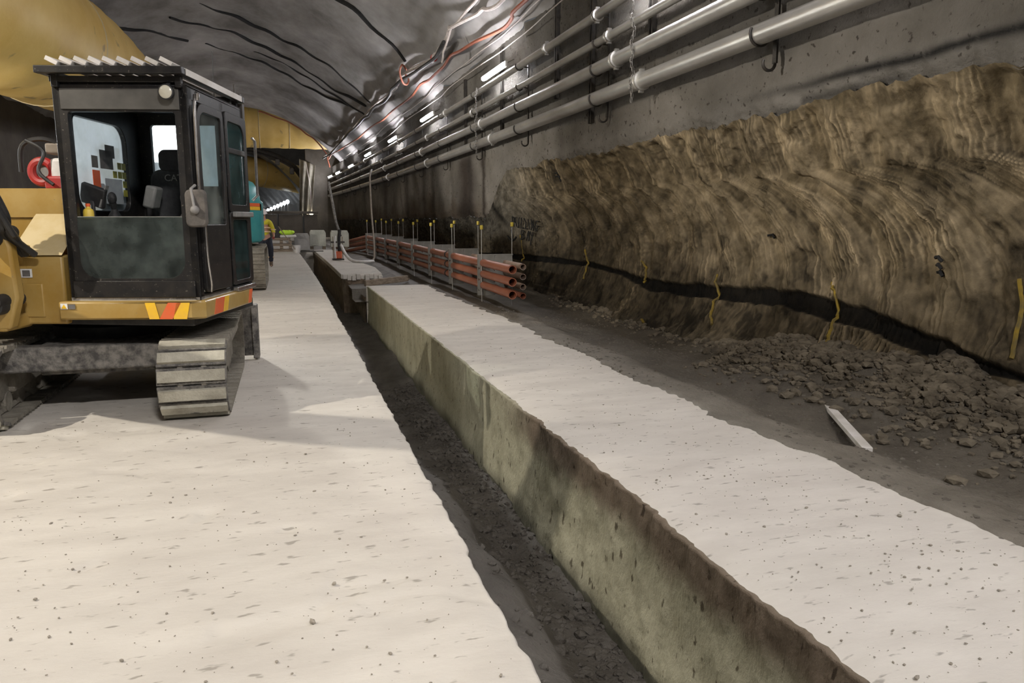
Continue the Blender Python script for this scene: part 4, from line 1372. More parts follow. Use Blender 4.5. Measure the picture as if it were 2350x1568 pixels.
tape(fq(0.86, 0.94, 0.862, 0.995, -0.03), M_yeltape)
tape(fq(0.94, 1.045, 0.862, 0.995, 0.075), M_redtape)
tape(fq(1.052, 1.16, 0.862, 0.995, 0.03), M_yeltape)
tape(fq(0.16, 0.215, 0.945, 0.99, 0), M_label, 'warning_label')
tape(fq(0.222, 0.275, 0.945, 0.985, 0), M_darkpaper, 'warning_label')
U().prism([(0.166, yf - 0.0045, 0.950), (0.209, yf - 0.0045, 0.950), (0.1875, yf - 0.0045, 0.984)], (0, -0.003, 0)).build('warning_triangle', M_yeltape, skirt)
for y0, y1, mm in ((-0.92, -0.72, M_redtape), (-0.70, -0.60, M_yeltape), (-0.02, 0.06, M_redtape)):
    U().prism([(1.2905, y0, 0.868), (1.2905, y1, 0.868), (1.2905, y1 + 0.06, 0.995), (1.2905, y0 + 0.06, 0.995)], (0.004, 0, 0)).build('reflective_tape', mm, skirt)

# engine house behind / left of the cab
m = U()
m.prism([(-1.12, -0.55, 0.88), (0.20, -0.55, 0.88), (0.20, -0.55, 1.68), (0.20, -0.62, 1.68), (-1.12, -0.62, 1.68), (-1.12, -0.62, 0.88)], (0, 0.02, 0))
hs_loop = [(-1.12, -0.60), (0.20, -0.60), (0.20, 0.32), (0.98, 0.36), (0.92, 0.80), (0.62, 1.12), (0.0, 1.25), (-0.62, 1.12), (-1.05, 0.75)]
m.prism([(x, y, 0.88) for x, y in hs_loop], (0, 0, 0.62))
m.prism([(-1.10, -0.50, 1.5), (0.18, -0.50, 1.5), (0.18, 0.30, 1.5), (0.6, 1.05, 1.5), (-0.6, 1.08, 1.5), (-1.03, 0.7, 1.5)], (0, 0, 0.43))
m.build('engine_house', M_yel, ex, 0.03)
m = U()
m.prism([(-0.30, -1.00, 0.80), (0.115, -1.00, 0.80), (0.115, -1.00, 1.37), (-0.30, -1.00, 1.37)], (0, 0.5, 0))
sb = m.build('storage_box', M_yel, ex, 0.02)
m = U()
m.prism([(-0.30, -1.02, 1.372), (0.125, -1.02, 1.372), (0.125, -0.62, 1.69), (-0.30, -0.62, 1.69)], (0, 0.03, 0.02))
m.build('sloped_cover', mat('lit_yellow', (0.48, 0.37, 0.18), 0.6, col2=(0.54, 0.44, 0.25), nscale=5), ex, 0.008)  # paler than the digger yellow: light on the slope painted in
U().prism([(-0.235, -1.005, 1.19), (-0.135, -1.005, 1.19), (-0.135, -1.005, 1.26), (-0.235, -1.005, 1.26)], (0, -0.004, 0)).build('warning_label', M_label, sb)
U().prism([(-0.21, -1.010, 1.20), (-0.15, -1.010, 1.20), (-0.15, -1.010, 1.25), (-0.21, -1.010, 1.25)], (0, -0.003, 0)).build('warning_symbol', M_darkpaper, sb)
m = U()
m.bb(-0.23, -0.06, -1.012, -0.99, 0.86, 1.14)
m.build('recess_panel', M_yel, ex, 0.01)

# swing bracket and boom foot (mostly outside the frame)
m = U()
m.prism([(-0.60, -1.35, 0.78), (-0.17, -1.30, 0.80), (-0.10, -1.28, 1.05), (-0.12, -1.28, 1.45), (-0.20, -1.30, 1.76), (-0.30, -1.32, 1.80), (-0.60, -1.35, 1.70)], (0, 0.10, 0))
m.prism([(-0.60, -1.02, 0.78), (-0.17, -1.00, 0.80), (-0.17, -1.0, 1.45), (-0.60, -1.02, 1.50)], (0, 0.22, 0))
m.bb(-0.55, -0.20, -1.3, -0.95, 0.78, 0.90)
m.bb(-0.55, -0.20, -1.3, -0.95, 1.30, 1.42)
m.build('swing_bracket', M_yel, ex, 0.02)
m = U()
for z_ in (1.03, 1.56):
    m = U()
    m.cyl((-0.20, -1.42, z_), (-0.20, -1.1, z_), 0.055, 16)
    m.cyl((-0.22, -1.40, z_ - 0.04), (-0.22, -1.30, z_ - 0.04), 0.07, 14)
    m.build('pivot_pin', M_blackdull, ex)
m = U()
bpts = [(-0.45, -1.45, 1.25), (-0.44, -2.3, 2.2), (-0.42, -3.0, 3.05), (-0.40, -3.5, 3.9), (-0.40, -4.3, 4.5)]
B = spline(bpts, 5)
for a, b in zip(B[:-1], B[1:]):
    m.bar(a, b + (b - a) * 0.1, 0.26, 0.30)
m.build('boom', M_yel, ex, 0.02)
for k_, (x, c0, zt_) in enumerate(((-0.16, 0.05, 2.12), (-0.205, 0.03, 2.05), (-0.13, 0.08, 1.98), (-0.25, 0.0, 2.16))):
    P = spline([(-0.65, -1.45, zt_ + 0.15), (-0.35, -1.42, zt_ + 0.02), (x, -1.40 - c0, zt_ - 0.12), (x + 0.10, -1.38, zt_ - 0.42), (x + 0.06, -1.30, 1.55), (x + 0.12 - 0.05 * k_, -1.1, 1.38)], 6)
    U().tube(P, 0.026, 8).build('hose', M_cable_k, ex)
P = spline([(-0.24, -1.42, 1.9), (-0.26, -1.43, 1.5), (-0.22, -1.42, 1.2), (-0.28, -1.40, 0.95)], 6)
U().tube(P, 0.022, 8).build('hose', M_cable_k, ex)

# --- cab
def rrect(u0, u1, v0, v1, r, fn, n=6):
    """rounded rectangle loop; r is one radius or four (bl, br, tr, tl)"""
    rs = r if isinstance(r, (list, tuple)) else [r] * 4
    cs = [((u0 + rs[0], v0 + rs[0]), PI, rs[0]), ((u1 - rs[1], v0 + rs[1]), 1.5 * PI, rs[1]), ((u1 - rs[2], v1 - rs[2]), 0, rs[2]), ((u0 + rs[3], v1 - rs[3]), 0.5 * PI, rs[3])]
    out = []
    for (cu, cv), a0, rr_ in cs:
        for i in range(n + 1):
            a = a0 + i * PI / 2 / n
            out.append(fn(cu + rr_ * math.cos(a), cv + rr_ * math.sin(a)))
    return out


def rect_outer(u0, u1, v0, v1, fn, n=6):
    return rrect(u0, u1, v0, v1, 0.02, fn, n)


CX0, CX1, CY0, CY1, CZ0, CZ1 = 0.20, 1.24, -1.07, 0.30, 1.005, 2.70
cab = bpy.data.objects.new('cab', None)
C.objects.link(cab)
cab.parent = ex
front = lambda u, v: (u, CY0 - 0.03 * math.sin(PI * min(1, max(0, (v - CZ0) / (CZ1 - CZ0)))) * 0, v)
left = lambda u, v: (CX0, u, v)
rear = lambda u, v: (u, CY1, v)
right = lambda u, v: (CX1, u, v)
# front frame
m = U()
m.ringprism(rect_outer(CX0, CX1, CZ0, CZ1, front), rrect(0.305, 1.135, 1.19, 2.50, (0.14, 0.14, 0.03, 0.03), front), (0, 0.055, 0))
ff = m.build('front_frame', M_black, cab, 0.006)
m = U()
m.ringprism(rect_outer(CY0, CY1, CZ0, CZ1, left), rrect(-0.90, -0.02, 1.74, 2.50, (0.14, 0.10, 0.16, 0.06), left), (0.05, 0, 0))
m.build('side_frame', M_black, cab, 0.006)
m = U()
m.ringprism(rect_outer(CX0, CX1, CZ0, CZ1, rear), rrect(0.36, 1.10, 1.98, 2.56, (0.03, 0.03, 0.03, 0.03), rear), (0, -0.05, 0))
m.build('rear_frame', M_black, cab, 0.006)
U().bb(CX0 + 0.06, CX1 - 0.06, CY0 - 0.012, CY0, 2.515, 2.675).build('visor_panel', mat('dusty_black', (0.055, 0.052, 0.046), 0.8, col2=(0.085, 0.08, 0.07), nscale=4), cab, 0.01)
# roof
m = U()
m.prism([(CX0, CY0, 2.66), (CX1, CY0, 2.66), (CX1, CY1, 2.66), (CX0, CY1, 2.66)], (0, 0, 0.07))
m.build('roof', M_black, cab, 0.03)
U().prism([(CX0, CY0, 1.0), (CX1, CY0, 1.0), (CX1, CY1, 1.0), (CX0, CY1, 1.0)], (0, 0, 0.03)).build('cab_floor', mat('dusty_floor_mat', (0.30, 0.28, 0.25), 0.9, col2=(0.42, 0.40, 0.36), nscale=8), cab)
# door side: A pillar, door frame, B pillar, rear quarter with two panes
m = U()
m.bb(CX1 - 0.06, CX1, CY0, CY0 + 0.10, CZ0, CZ1)
m.bb(CX1 - 0.05, CX1, CY0, CY1, 2.60, CZ1)
m.bb(CX1 - 0.05, CX1, -0.36, -0.27, CZ0, CZ1)
m.bb(CX1 - 0.05, CX1, CY0, CY1, CZ0, 1.05)
m.build('door_side_frame', M_black, cab, 0.008)
dr = U().ringprism(rrect(-0.98, -0.37, 1.06, 2.60, (0.04, 0.04, 0.05, 0.16), right), rrect(-0.92, -0.43, 1.62, 2.53, (0.03, 0.03, 0.04, 0.12), right), (0.03, 0, 0)).build('door', M_black, cab, 0.006)
U().prism(rrect(-0.92, -0.43, 1.62, 2.53, (0.03, 0.03, 0.04, 0.12), right), (0.008, 0, 0)).build('door_pane', G_clear, dr)
m = U()
m.ringprism(rrect(-0.28, 0.29, 1.06, 1.73, 0.03, right), rrect(-0.22, 0.20, 1.10, 1.66, 0.04, right), (0.02, 0, 0))
m.ringprism(rrect(-0.28, 0.29, 1.73, 2.62, 0.03, right), rrect(-0.23, 0.21, 1.80, 2.54, (0.04, 0.05, 0.12, 0.04), right), (0.02, 0, 0))
m.bb(CX1, CX1 + 0.022, -0.23, 0.21, 2.26, 2.31)
qf = m.build('rear_quarter_frame', M_black, cab, 0.006)
U().prism(rrect(-0.23, 0.21, 1.80, 2.54, (0.04, 0.05, 0.12, 0.04), right), (0.008, 0, 0)).build('quarter_pane', G_teal, qf)
U().prism(rrect(-0.22, 0.20, 1.10, 1.66, 0.04, right), (0.008, 0, 0)).build('lower_pane', G_teal, qf)
U().bb(CX1 + 0.02, CX1 + 0.06, -0.24, 0.27, 1.685, 1.735).build('grab_ledge', M_grey, cab, 0.01)
U().bb(CX1 + 0.01, CX1 + 0.06, -0.30, 0.22, 1.005, 1.045).build('step_edge', M_chrome, cab, 0.006)
# front glass: dusty lower pane and clear upper windscreen (slid up into the roof in its top part)
U().prism(rrect(0.30, 1.14, 1.185, 1.68, (0.14, 0.14, 0.01, 0.01), front), (0, 0.008, 0)).build('lower_windscreen', G_muddy, cab)
U().bb(0.30, 1.14, CY0 + 0.005, CY0 + 0.018, 1.675, 1.685).build('pane_edge', M_grey, cab)
U().prism(rrect(-0.90, -0.02, 1.74, 2.50, (0.14, 0.10, 0.16, 0.06), left), (0.008, 0, 0)).build('side_pane', G_dirty, cab)
U().prism(rrect(0.36, 1.10, 1.98, 2.56, 0.03, rear), (0, -0.008, 0)).build('rear_pane', G_dirty, cab)
U().bb(CX0 + 0.03, CX1 - 0.03, CY0 - 0.012, CY0, 1.03, 1.165).build('kick_panel', M_black, cab, 0.004)
# wiper-like bar and corner trims
U().tube([(1.30, -1.02, 2.60), (1.31, -1.03, 2.64), (1.28, -0.98, 2.66)], 0.014, 8).build('rail_top', M_chrome, cab)
U().tube(spline([(1.275, -1.0, 2.64), (1.285, -1.05, 2.5), (1.285, -1.06, 2.0), (1.285, -1.05, 1.85)], 4), 0.013, 8).build('grab_rail', M_chrome, cab)
U().tube(spline([(1.285, -0.98, 1.62), (1.285, -0.97, 1.35), (1.285, -0.93, 1.15), (1.27, -0.90, 1.06)], 4), 0.011, 8).build('door_rail', M_chrome, cab)
# interior
seat = bpy.data.objects.new('seat', None)
C.objects.link(seat)
seat.parent = cab
m = U()
m.prism(rrect(0.47, 0.93, 1.55, 2.12, (0.08, 0.08, 0.10, 0.10), lambda u, v: (u, -0.10, v)), (0, 0.13, 0))
m.build('backrest', M_rubber, seat, 0.03)
U().prism(rrect(0.56, 0.84, 2.10, 2.30, 0.06, lambda u, v: (u, -0.10, v)), (0, 0.09, 0)).build('headrest', M_rubber, seat, 0.02)
U().bb(0.46, 0.94, -0.58, -0.02, 1.42, 1.56).build('cushion', M_rubber, seat, 0.04)
U().bb(0.52, 0.88, -0.5, -0.05, 1.03, 1.42).build('seat_base', M_blackdull, seat, 0.02)
fc = bpy.data.curves.new('seat_lettering', 'FONT')
fc.body = 'CAT'
fc.size = 0.085
fc.extrude = 0.002
ft_ = bpy.data.objects.new('seat_lettering_curve', fc)
C.objects.link(ft_)
bpy.context.view_layer.update()
fme = bpy.data.meshes.new_from_object(ft_.evaluated_get(bpy.context.evaluated_depsgraph_get()))
bpy.data.objects.remove(ft_)
fo = bpy.data.objects.new('seat_lettering', fme)
C.objects.link(fo)
fo.parent = seat
fo.matrix_local = MU @ Matrix.Translation((0.615, -0.112, 2.015)) @ Matrix.Rotation(PI / 2, 4, 'X')
fme.materials.clear()
fme.materials.append(M_grey)
for x, nm in ((0.385, 'console'), (1.02, 'console')):
    U().bb(x - 0.09, x + 0.09, -0.62, 0.0, 1.45, 1.64).build(nm, M_blackdull, cab, 0.02)
for x in (0.385, 1.0):
    m = U()
    m.lathe([(0.06, 0), (0.055, 0.05), (0.03, 0.09), (0.02, 0.12)], (x, -0.62, 1.64), (0, 0, 1), 14)
    m.tube([(x, -0.62, 1.74), (x, -0.64, 1.80)], [0.02, 0.03], 10)
    m.ball((x, -0.645, 1.84), 0.042, 10, 8, (0.9, 0.9, 1.3))
    m.build('joystick', M_blackdull, cab)
m = U()
m.box((0.31, -0.80, 1.86), (0.20, 0.05, 0.17), Matrix.Rotation(0.35, 3, 'Y') @ Matrix.Rotation(0.3, 3, 'X'))
m.bar((0.30, -0.80, 1.62), (0.30, -0.80, 1.82), 0.03, 0.03)
m.build('monitor', M_blackdull, cab, 0.01)
U().box((0.395, -0.80, 1.85), (0.012, 0.05, 0.19), Matrix.Rotation(0.35, 3, 'Y')).build('monitor_edge', M_grey, cab)
U().bb(0.27, 0.46, -1.0, -0.66, 1.03, 1.66).build('front_console', M_blackdull, cab, 0.03)
m = U()
for x in (0.62, 0.80):
    m.bar((x, -0.85, 1.05), (x, -0.80, 1.32), 0.02, 0.02)
    m.box((x, -0.88, 1.10), (0.10, 0.20, 0.02))
m.build('travel_pedal', M_grey, cab)
U().box((0.58, -0.30, 1.86), (0.10, 0.16, 0.20), Matrix.Rotation(0.25, 3, 'Y')).build('arm_box', M_grey, cab, 0.02)
U().bb(0.30, 1.10, 0.16, 0.24, 1.5, 1.98).build('rear_shelf', M_blackdull, cab, 0.02)
b = thing('spray_bottle', 'small yellow bottle with orange top on the console inside the cab', 'bottle', SC + (MU @ Vector((0.335, -0.95, 1.665))))
m = MB()
m.lathe([(0.0, 0.0), (0.042, 0.0), (0.042, 0.055), (0.036, 0.075), (0.016, 0.09), (0.016, 0.105), (0, 0.105)], (0, 0, 0), (0, 0, 1), 12)
m.build('body', mat('bottle_yellow', (0.75, 0.55, 0.06), 0.5, col2=(0.7, 0.5, 0.1), nscale=20), b)
MB().lathe([(0.018, 0.1), (0.018, 0.125), (0, 0.125)], (0, 0, 0), (0, 0, 1), 10).build('cap', M_redtape, b)
# papers stuck on the side pane
sx = CX0 + 0.052
PAP = [(-0.18, -0.11, 2.11, 2.17, M_olive), (-0.10, -0.03, 2.11, 2.17, M_olive), (-0.18, -0.11, 2.03, 2.09, M_olive), (-0.10, -0.03, 2.03, 2.09, M_olive), (-0.10, -0.03, 1.95, 2.01, M_olive), (-0.10, -0.03, 1.87, 1.93, M_olive),
       (-0.27, -0.20, 2.03, 2.09, M_olive), (-0.42, -0.12, 1.80, 2.02, M_paper), (-0.50, -0.44, 1.90, 1.97, M_paper), (-0.50, -0.44, 1.80, 1.88, M_paper), (-0.48, -0.26, 2.10, 2.26, M_darkpaper), (-0.38, -0.22, 2.20, 2.31, M_darkpaper), (-0.62, -0.52, 2.10, 2.20, M_darkpaper),
       (-0.62, -0.50, 1.93, 2.08, M_redtape)]
for y0, y1, z0, z1, mm in PAP:
    U().bb(sx, sx + 0.003, y0 - 0.05, y1 - 0.05, z0, z1).build('sticker', mm, cab)
# work lamp, mirror
m = U()
m.lathe([(0.0, 0.08), (0.035, 0.08), (0.055, 0.04), (0.060, 0.0), (0.052, -0.005)], (1.11, -1.15, 2.64), (0, 1, 0), 20)
m.bar((1.11, -1.10, 2.68), (1.11, -1.06, 2.74), 0.03, 0.02)
wl_ = m.build('work_lamp', M_blackdull, cab)
U().lathe([(0.0, -0.012), (0.04, -0.008), (0.052, 0.0)], (1.11, -1.15, 2.64), (0, 1, 0), 20).build('lens', M_lensoff, wl_)
m = U()
m.prism(rrect(1.215, 1.385, 1.60, 1.895, 0.045, lambda u, v: (u, -1.20, v)), (0, 0.045, 0))
mir = m.build('mirror', mat('mirror_back', (0.055, 0.05, 0.045), 0.7, col2=(0.12, 0.105, 0.09), nscale=10), cab, 0.015)
U().ball((1.30, -1.215, 1.735), 0.035, 12, 8).build('ball_joint', M_grey, mir)
U().tube([(1.30, -1.22, 1.74), (1.27, -1.19, 1.90), (1.26, -1.08, 1.93)], 0.012, 8).build('mirror_arm', M_grey, mir)
# roof guard: frame and nine tilted boards
m = U()
m.bb(0.14, 1.26, -1.19, -1.13, 2.77, 2.825)
m.bb(0.14, 1.26, 0.24, 0.30, 2.77, 2.825)
m.bb(0.15, 0.20, -1.16, 0.27, 2.77, 2.82)
m.bb(1.20, 1.255, -1.16, 0.27, 2.77, 2.82)
m.bb(0.20, 1.20, -1.10, -1.06, 2.72, 2.765)
for x, y in ((0.24, -1.08), (1.19, -1.08), (0.24, 0.22), (1.19, 0.22)):
    m.bb(x - 0.025, x + 0.025, y - 0.025, y + 0.025, 2.68, 2.79)
gd = m.build('roof_guard', M_black, ex, 0.005)
for k_ in range(9):
    x = 0.275 + k_ * 0.108
    U().box((x, -0.45, 2.862), (0.100, 1.46, 0.034), Matrix.Rotation(math.radians(27), 3, 'Y')).build('slat', M_plank, gd, 0.004)
U().bb(1.256, 1.262, -1.10, 0.22, 2.772, 2.822).build('edge_strip', M_plank, gd)
m = U()
m.bar((1.20, 0.20, 2.80), (1.20, 0.20, 2.93), 0.012, 0.012)
m.box((1.17, 0.27, 2.82), (0.13, 0.06, 0.06))
m.bb(1.18, 1.25, 0.25, 0.31, 2.62, 2.76)
m.build('rear_lamp_bracket', M_darksteel, gd)
U().tube([(0.98, 0.28, 2.80), (0.985, 0.28, 3.25)], 0.004, 5).build('antenna', M_blackdull, gd)
U().tube([(1.30, 0.33, 2.45), (1.32, 0.36, 2.42), (1.32, 0.36, 1.9), (1.28, 0.33, 1.85)], 0.014, 8).build('rear_hand_rail', M_chrome, ex)

# hose reel standing on the engine house
rl = thing('hose_reel', 'red hose reel with pale drum standing behind the yellow engine cover', 'reel', SC + (MU @ Vector((-0.30, -0.1, 1.938))))
Rm = Matrix.Rotation(math.radians(-15), 4, 'Z')
m = MB(Rm)
m.ring((-0.12, -0.12, 0.15), (0, 1, 0), 0.095, 0.040, 28, 10)
m.build('red_rim', M_red, rl)
m = MB(Rm)
m.lathe([(0, 0.0), (0.10, 0.0), (0.10, 0.02), (0, 0.02)], (-0.12, -0.12, 0.15), (0, 1, 0), 18)
m.build('hub', M_grey, rl)
m = MB(Rm)
m.box((0.12, -0.02, 0.17), (0.30, 0.30, 0.20))
m.build('cover', M_white, rl, 0.03)
m = MB(Rm)
m.box((0.10, -0.02, 0.05), (0.36, 0.34, 0.12))
m.build('red_base', M_red, rl, 0.02)
m = MB(Rm)
m.tube(spline([(-0.32, -0.1, 0.15), (-0.28, -0.12, 0.38), (-0.1, -0.1, 0.44), (0.1, -0.05, 0.36), (0.25, -0.05, 0.30)], 5), 0.022, 7)
m.tube(spline([(-0.2, -0.2, 0.42), (-0.05, -0.2, 0.32), (-0.1, -0.22, 0.15), (0.02, -0.22, 0.03)], 5), 0.016, 7)
m.build('hose', M_cable_k, rl)
MB(Rm).box((0.05, 0.0, 0.36), (0.30, 0.2, 0.10)).build('fittings', M_hose, rl, 0.02)

# ------------------------------------------------------------------ floodlight tower behind the digger
ft = thing('light_tower', 'glaring white floodlight on a mast, seen through the digger cab', 'lamp', (-2.38, 16.65, float(zf(16.6))))
MB().tube([(0, 0, 0.0), (0, 0, 3.2)], 0.04, 10).build('mast', M_steel, ft)
for a in range(3):
    MB().bar((0, 0, 0.5), (0.55 * math.cos(a * 2.1), 0.55 * math.sin(a * 2.1), 0.02), 0.04, 0.04).build('leg', M_steel, ft)
for hx in (-0.24, 0.24):
    for hz_ in (2.93, 3.325):
        h_ = MB().box((hx, -0.10, hz_), (0.47, 0.12, 0.40)).build('housing', M_darksteel, ft, 0.01)
        MB().bb(hx - 0.235, hx + 0.235, -0.175, -0.165, hz_ - 0.195, hz_ + 0.195).build('lens', M_flood, h_)

# ------------------------------------------------------------------ teal excavator beyond
te = thing('excavator', 'teal tracked excavator farther down the tunnel, half hidden by the yellow digger', 'excavator', (-1.85, 19.2, float(zf(17.5))))
m = MB()
prof_c = [(-1.30, 0.0), (-1.30, -1.0), (-1.05, -1.45), (-0.5, -1.7), (0.5, -1.7), (1.05, -1.45), (1.30, -1.0), (1.30, 0.0)]
lv = [(1.08, 0.97), (1.16, 1.0), (2.0, 1.0), (2.3, 0.97), (2.45, 0.90), (2.52, 0.78)]
vs, fs = [], []
for z_, s_ in lv:
    vs += [(x * s_, y * s_, z_) for x, y in prof_c]
n = len(prof_c)
for i in range(len(lv) - 1):
    for j in range(n):
        fs.append((i * n + j, i * n + (j + 1) % n, (i + 1) * n + (j + 1) % n, (i + 1) * n + j))
fs += [tuple(range(n - 1, -1, -1)), tuple((len(lv) - 1) * n + j for j in range(n))]
m.add(vs, fs)
cw = m.build('counterweight', M_teal, te, 0.03)
m = MB()
for z_, mm in ((1.90, M_redtape), (1.82, M_yeltape)):
    q_ = MB()
    for (a, b) in zip(prof_c[3:7], prof_c[4:8]):
        q_.prism([(a[0] * 1.004, a[1] * 1.004, z_), (b[0] * 1.004, b[1] * 1.004, z_), (b[0] * 1.004, b[1] * 1.004, z_ + 0.075), (a[0] * 1.004, a[1] * 1.004, z_ + 0.075)], (0, 0.002, 0))
    q_.build('reflective_band', mm, cw)
MB().bb(-1.28, 1.28, 0.0, 2.6, 1.08, 2.1).build('engine_house', M_teal, te, 0.04)
MB().bb(-1.25, -0.3, 0.9, 2.6, 1.1, 2.9).build('cab', M_black, te, 0.06)
MB().bb(-1.0, 1.0, -1.2, 1.5, 0.7, 1.02).build('car_body', M_darksteel, te, 0.04)
hz = MB()
hz.tube(spline([(-0.2, 2.2, 1.9), (-0.2, 3.2, 3.6), (-0.2, 4.8, 4.4), (-0.2, 6.6, 3.6)], 5), 0.20, 4)
hz.build('boom', M_teal, te)
for cx in (1.07, -1.07):
    tf = MB().bb(cx - 0.16, cx + 0.16, -1.55, 1.5, 0.28, 0.78).build('track_frame', M_dirt, te, 0.04)
    R, y0_, y1_ = 0.47, -1.15, 1.15
    per = 2 * (y1_ - y0_) + 2 * PI * R
    sm = MB().bb(-0.29, 0.29, -0.085, 0.085, -0.03, 0.0).bb(-0.28, 0.28, -0.01, 0.01, 0, 0.03).mesh('shoe', M_dirt)
    for k_ in range(42):
        s_ = per * k_ / 42
        Ls = y1_ - y0_
        if s_ < Ls:
            p, nrm = (y0_ + s_, 0.5 + R), 0
        elif s_ < Ls + PI * R:
            a = (s_ - Ls) / R
            p, nrm = (y1_ + R * math.sin(a), 0.5 + R * math.cos(a)), -a
        elif s_ < 2 * Ls + PI * R:
            p, nrm = (y1_ - (s_ - Ls - PI * R), 0.5 - R), -PI
        else:
            a = (s_ - 2 * Ls - PI * R) / R
            p, nrm = (y0_ - R * math.sin(a), 0.5 - R * math.cos(a)), PI - a
        link_copy(sm, 'shoe', tf, (cx, p[0], p[1]), (nrm, 0, 0))

# ------------------------------------------------------------------ worker
def skinned(name, joints, edges, m, parent, sub=2, root=0):
    me = bpy.data.meshes.new(name)
    me.from_pydata([j[:3] for j in joints], edges, [])
    o = bpy.data.objects.new(name, me)
    C.objects.link(o)
    o.parent = parent
    md = o.modifiers.new('skin', 'SKIN')
    for i, j in enumerate(joints):
        sv = me.skin_vertices[0].data[i]
        r = j[3]
        sv.radius = (r, j[4] if len(j) > 4 else r)
        sv.use_root = (i == root)
    s_ = o.modifiers.new('sub', 'SUBSURF')
    s_.levels = sub
    s_.render_levels = sub
    me.materials.append(m)
    return o


pw = thing('person', 'worker in white helmet and yellow hi-vis shirt with navy trousers, standing beyond the diggers', 'person', (-0.66, 25.5, float(zf(25.5))))
# facing the camera and a little left; right-hand side of the picture is +x
body_j = [(0, 0, 0.95, 0.135), (0, 0, 1.15, 0.13), (0, -0.04, 1.35, 0.14), (0, -0.06, 1.46, 0.08), (-0.01, -0.10, 1.53, 0.055), (-0.02, -0.14, 1.62, 0.075), (-0.03, -0.16, 1.71, 0.085),
          (0.17, -0.04, 1.42, 0.06), (0.26, -0.02, 1.18, 0.048), (0.28, -0.20, 1.00, 0.036), (0.27, -0.27, 0.96, 0.030),
          (-0.18, -0.06, 1.42, 0.06), (-0.25, -0.10, 1.16, 0.048), (-0.16, -0.30, 1.02, 0.036), (-0.12, -0.36, 1.0, 0.030),
          (0.10, 0, 0.88, 0.10), (0.16, -0.22, 0.60, 0.072), (0.15, -0.06, 0.22, 0.05), (0.15, -0.05, 0.08, 0.045), (0.16, -0.19, 0.04, 0.035),
          (-0.10, 0.02, 0.88, 0.10), (-0.12, 0.02, 0.50, 0.072), (-0.12, 0.06, 0.12, 0.05), (-0.12, 0.06, 0.07, 0.045), (-0.13, -0.09, 0.04, 0.035)]
body_e = [(0, 1), (1, 2), (2, 3), (3, 4), (4, 5), (5, 6), (3, 7), (7, 8), (8, 9), (9, 10), (3, 11), (11, 12), (12, 13), (13, 14), (0, 15), (15, 16), (16, 17), (17, 18), (18, 19), (0, 20), (20, 21), (21, 22), (22, 23), (23, 24)]
skinned('body', body_j, body_e, M_skin, pw)
g = 1.16
sh_j = [(0, 0, 0.96, 0.15), (0, 0, 1.15, 0.15), (0, -0.04, 1.35, 0.165), (0, -0.06, 1.47, 0.10), (0.18, -0.04, 1.43, 0.085), (0.265, -0.02, 1.18, 0.068), (0.275, -0.12, 1.08, 0.06), (-0.19, -0.06, 1.43, 0.085), (-0.255, -0.10, 1.16, 0.068), (-0.21, -0.20, 1.09, 0.06)]
skinned('shirt', sh_j, [(0, 1), (1, 2), (2, 3), (3, 4), (4, 5), (5, 6), (3, 7), (7, 8), (8, 9)], M_hivis, pw)
tr_j = [(0, 0, 0.97, 0.152), (0.10, 0, 0.86, 0.125), (0.165, -0.23, 0.60, 0.095), (0.155, -0.06, 0.24, 0.078), (0.15, -0.05, 0.15, 0.078), (-0.10, 0.02, 0.86, 0.125), (-0.12, 0.02, 0.50, 0.095), (-0.12, 0.06, 0.16, 0.078)]
skinned('trousers', tr_j, [(0, 1), (1, 2), (2, 3), (3, 4), (0, 5), (5, 6), (6, 7)], M_navy, pw)
for x, y in ((0.155, -0.05), (-0.12, 0.06)):
    bj = [(x, y, 0.20, 0.062), (x, y, 0.07, 0.062), (x + 0.01, y - 0.14, 0.05, 0.05)]
    skinned('boot', bj, [(0, 1), (1, 2)], M_boot, pw)
m = MB()
m.lathe([(0.0, 0.155), (0.06, 0.145), (0.11, 0.105), (0.130, 0.04), (0.132, 0.0), (0.150, -0.005), (0.150, -0.015), (0.128, -0.012)], (-0.03, -0.155, 1.72), (-0.05, -0.2, 1), 18)
m.add([(-0.13, -0.28, 1.705), (0.07, -0.28, 1.705), (0.05, -0.35, 1.675), (-0.11, -0.35, 1.675)], [(0, 1, 2, 3)])
m.build('helmet', M_helmet, pw)
m = MB()
m.ball((-0.055, -0.243, 1.655), 0.012, 8, 6)
m.ball((0.005, -0.243, 1.655), 0.012, 8, 6)
m.build('eye', M_blackdull, pw)
MB().add([(-0.04, -0.235, 1.66), (-0.01, -0.235, 1.66), (-0.025, -0.268, 1.615), (-0.045, -0.24, 1.61), (-0.005, -0.24, 1.61)], [(0, 2, 3), (0, 1, 2), (1, 4, 2), (3, 2, 4)]).build('nose', M_skin, pw)
MB().ring((0, -0.01, 1.12), (0, 0.05, 1), 0.168, 0.022, 24, 6).build('reflective_band', M_refl, pw)
MB().ring((0, -0.02, 1.25), (0, 0.05, 1), 0.176, 0.022, 24, 6).build('reflective_band', M_refl, pw)
MB().ring((0.268, -0.03, 1.20), (0.1, -0.1, 1), 0.073, 0.016, 14, 6).build('reflective_band', M_refl, pw)
MB().ring((0.155, -0.075, 0.30), (0, 0.3, 1), 0.085, 0.018, 16, 6).build('reflective_band', M_refl, pw)
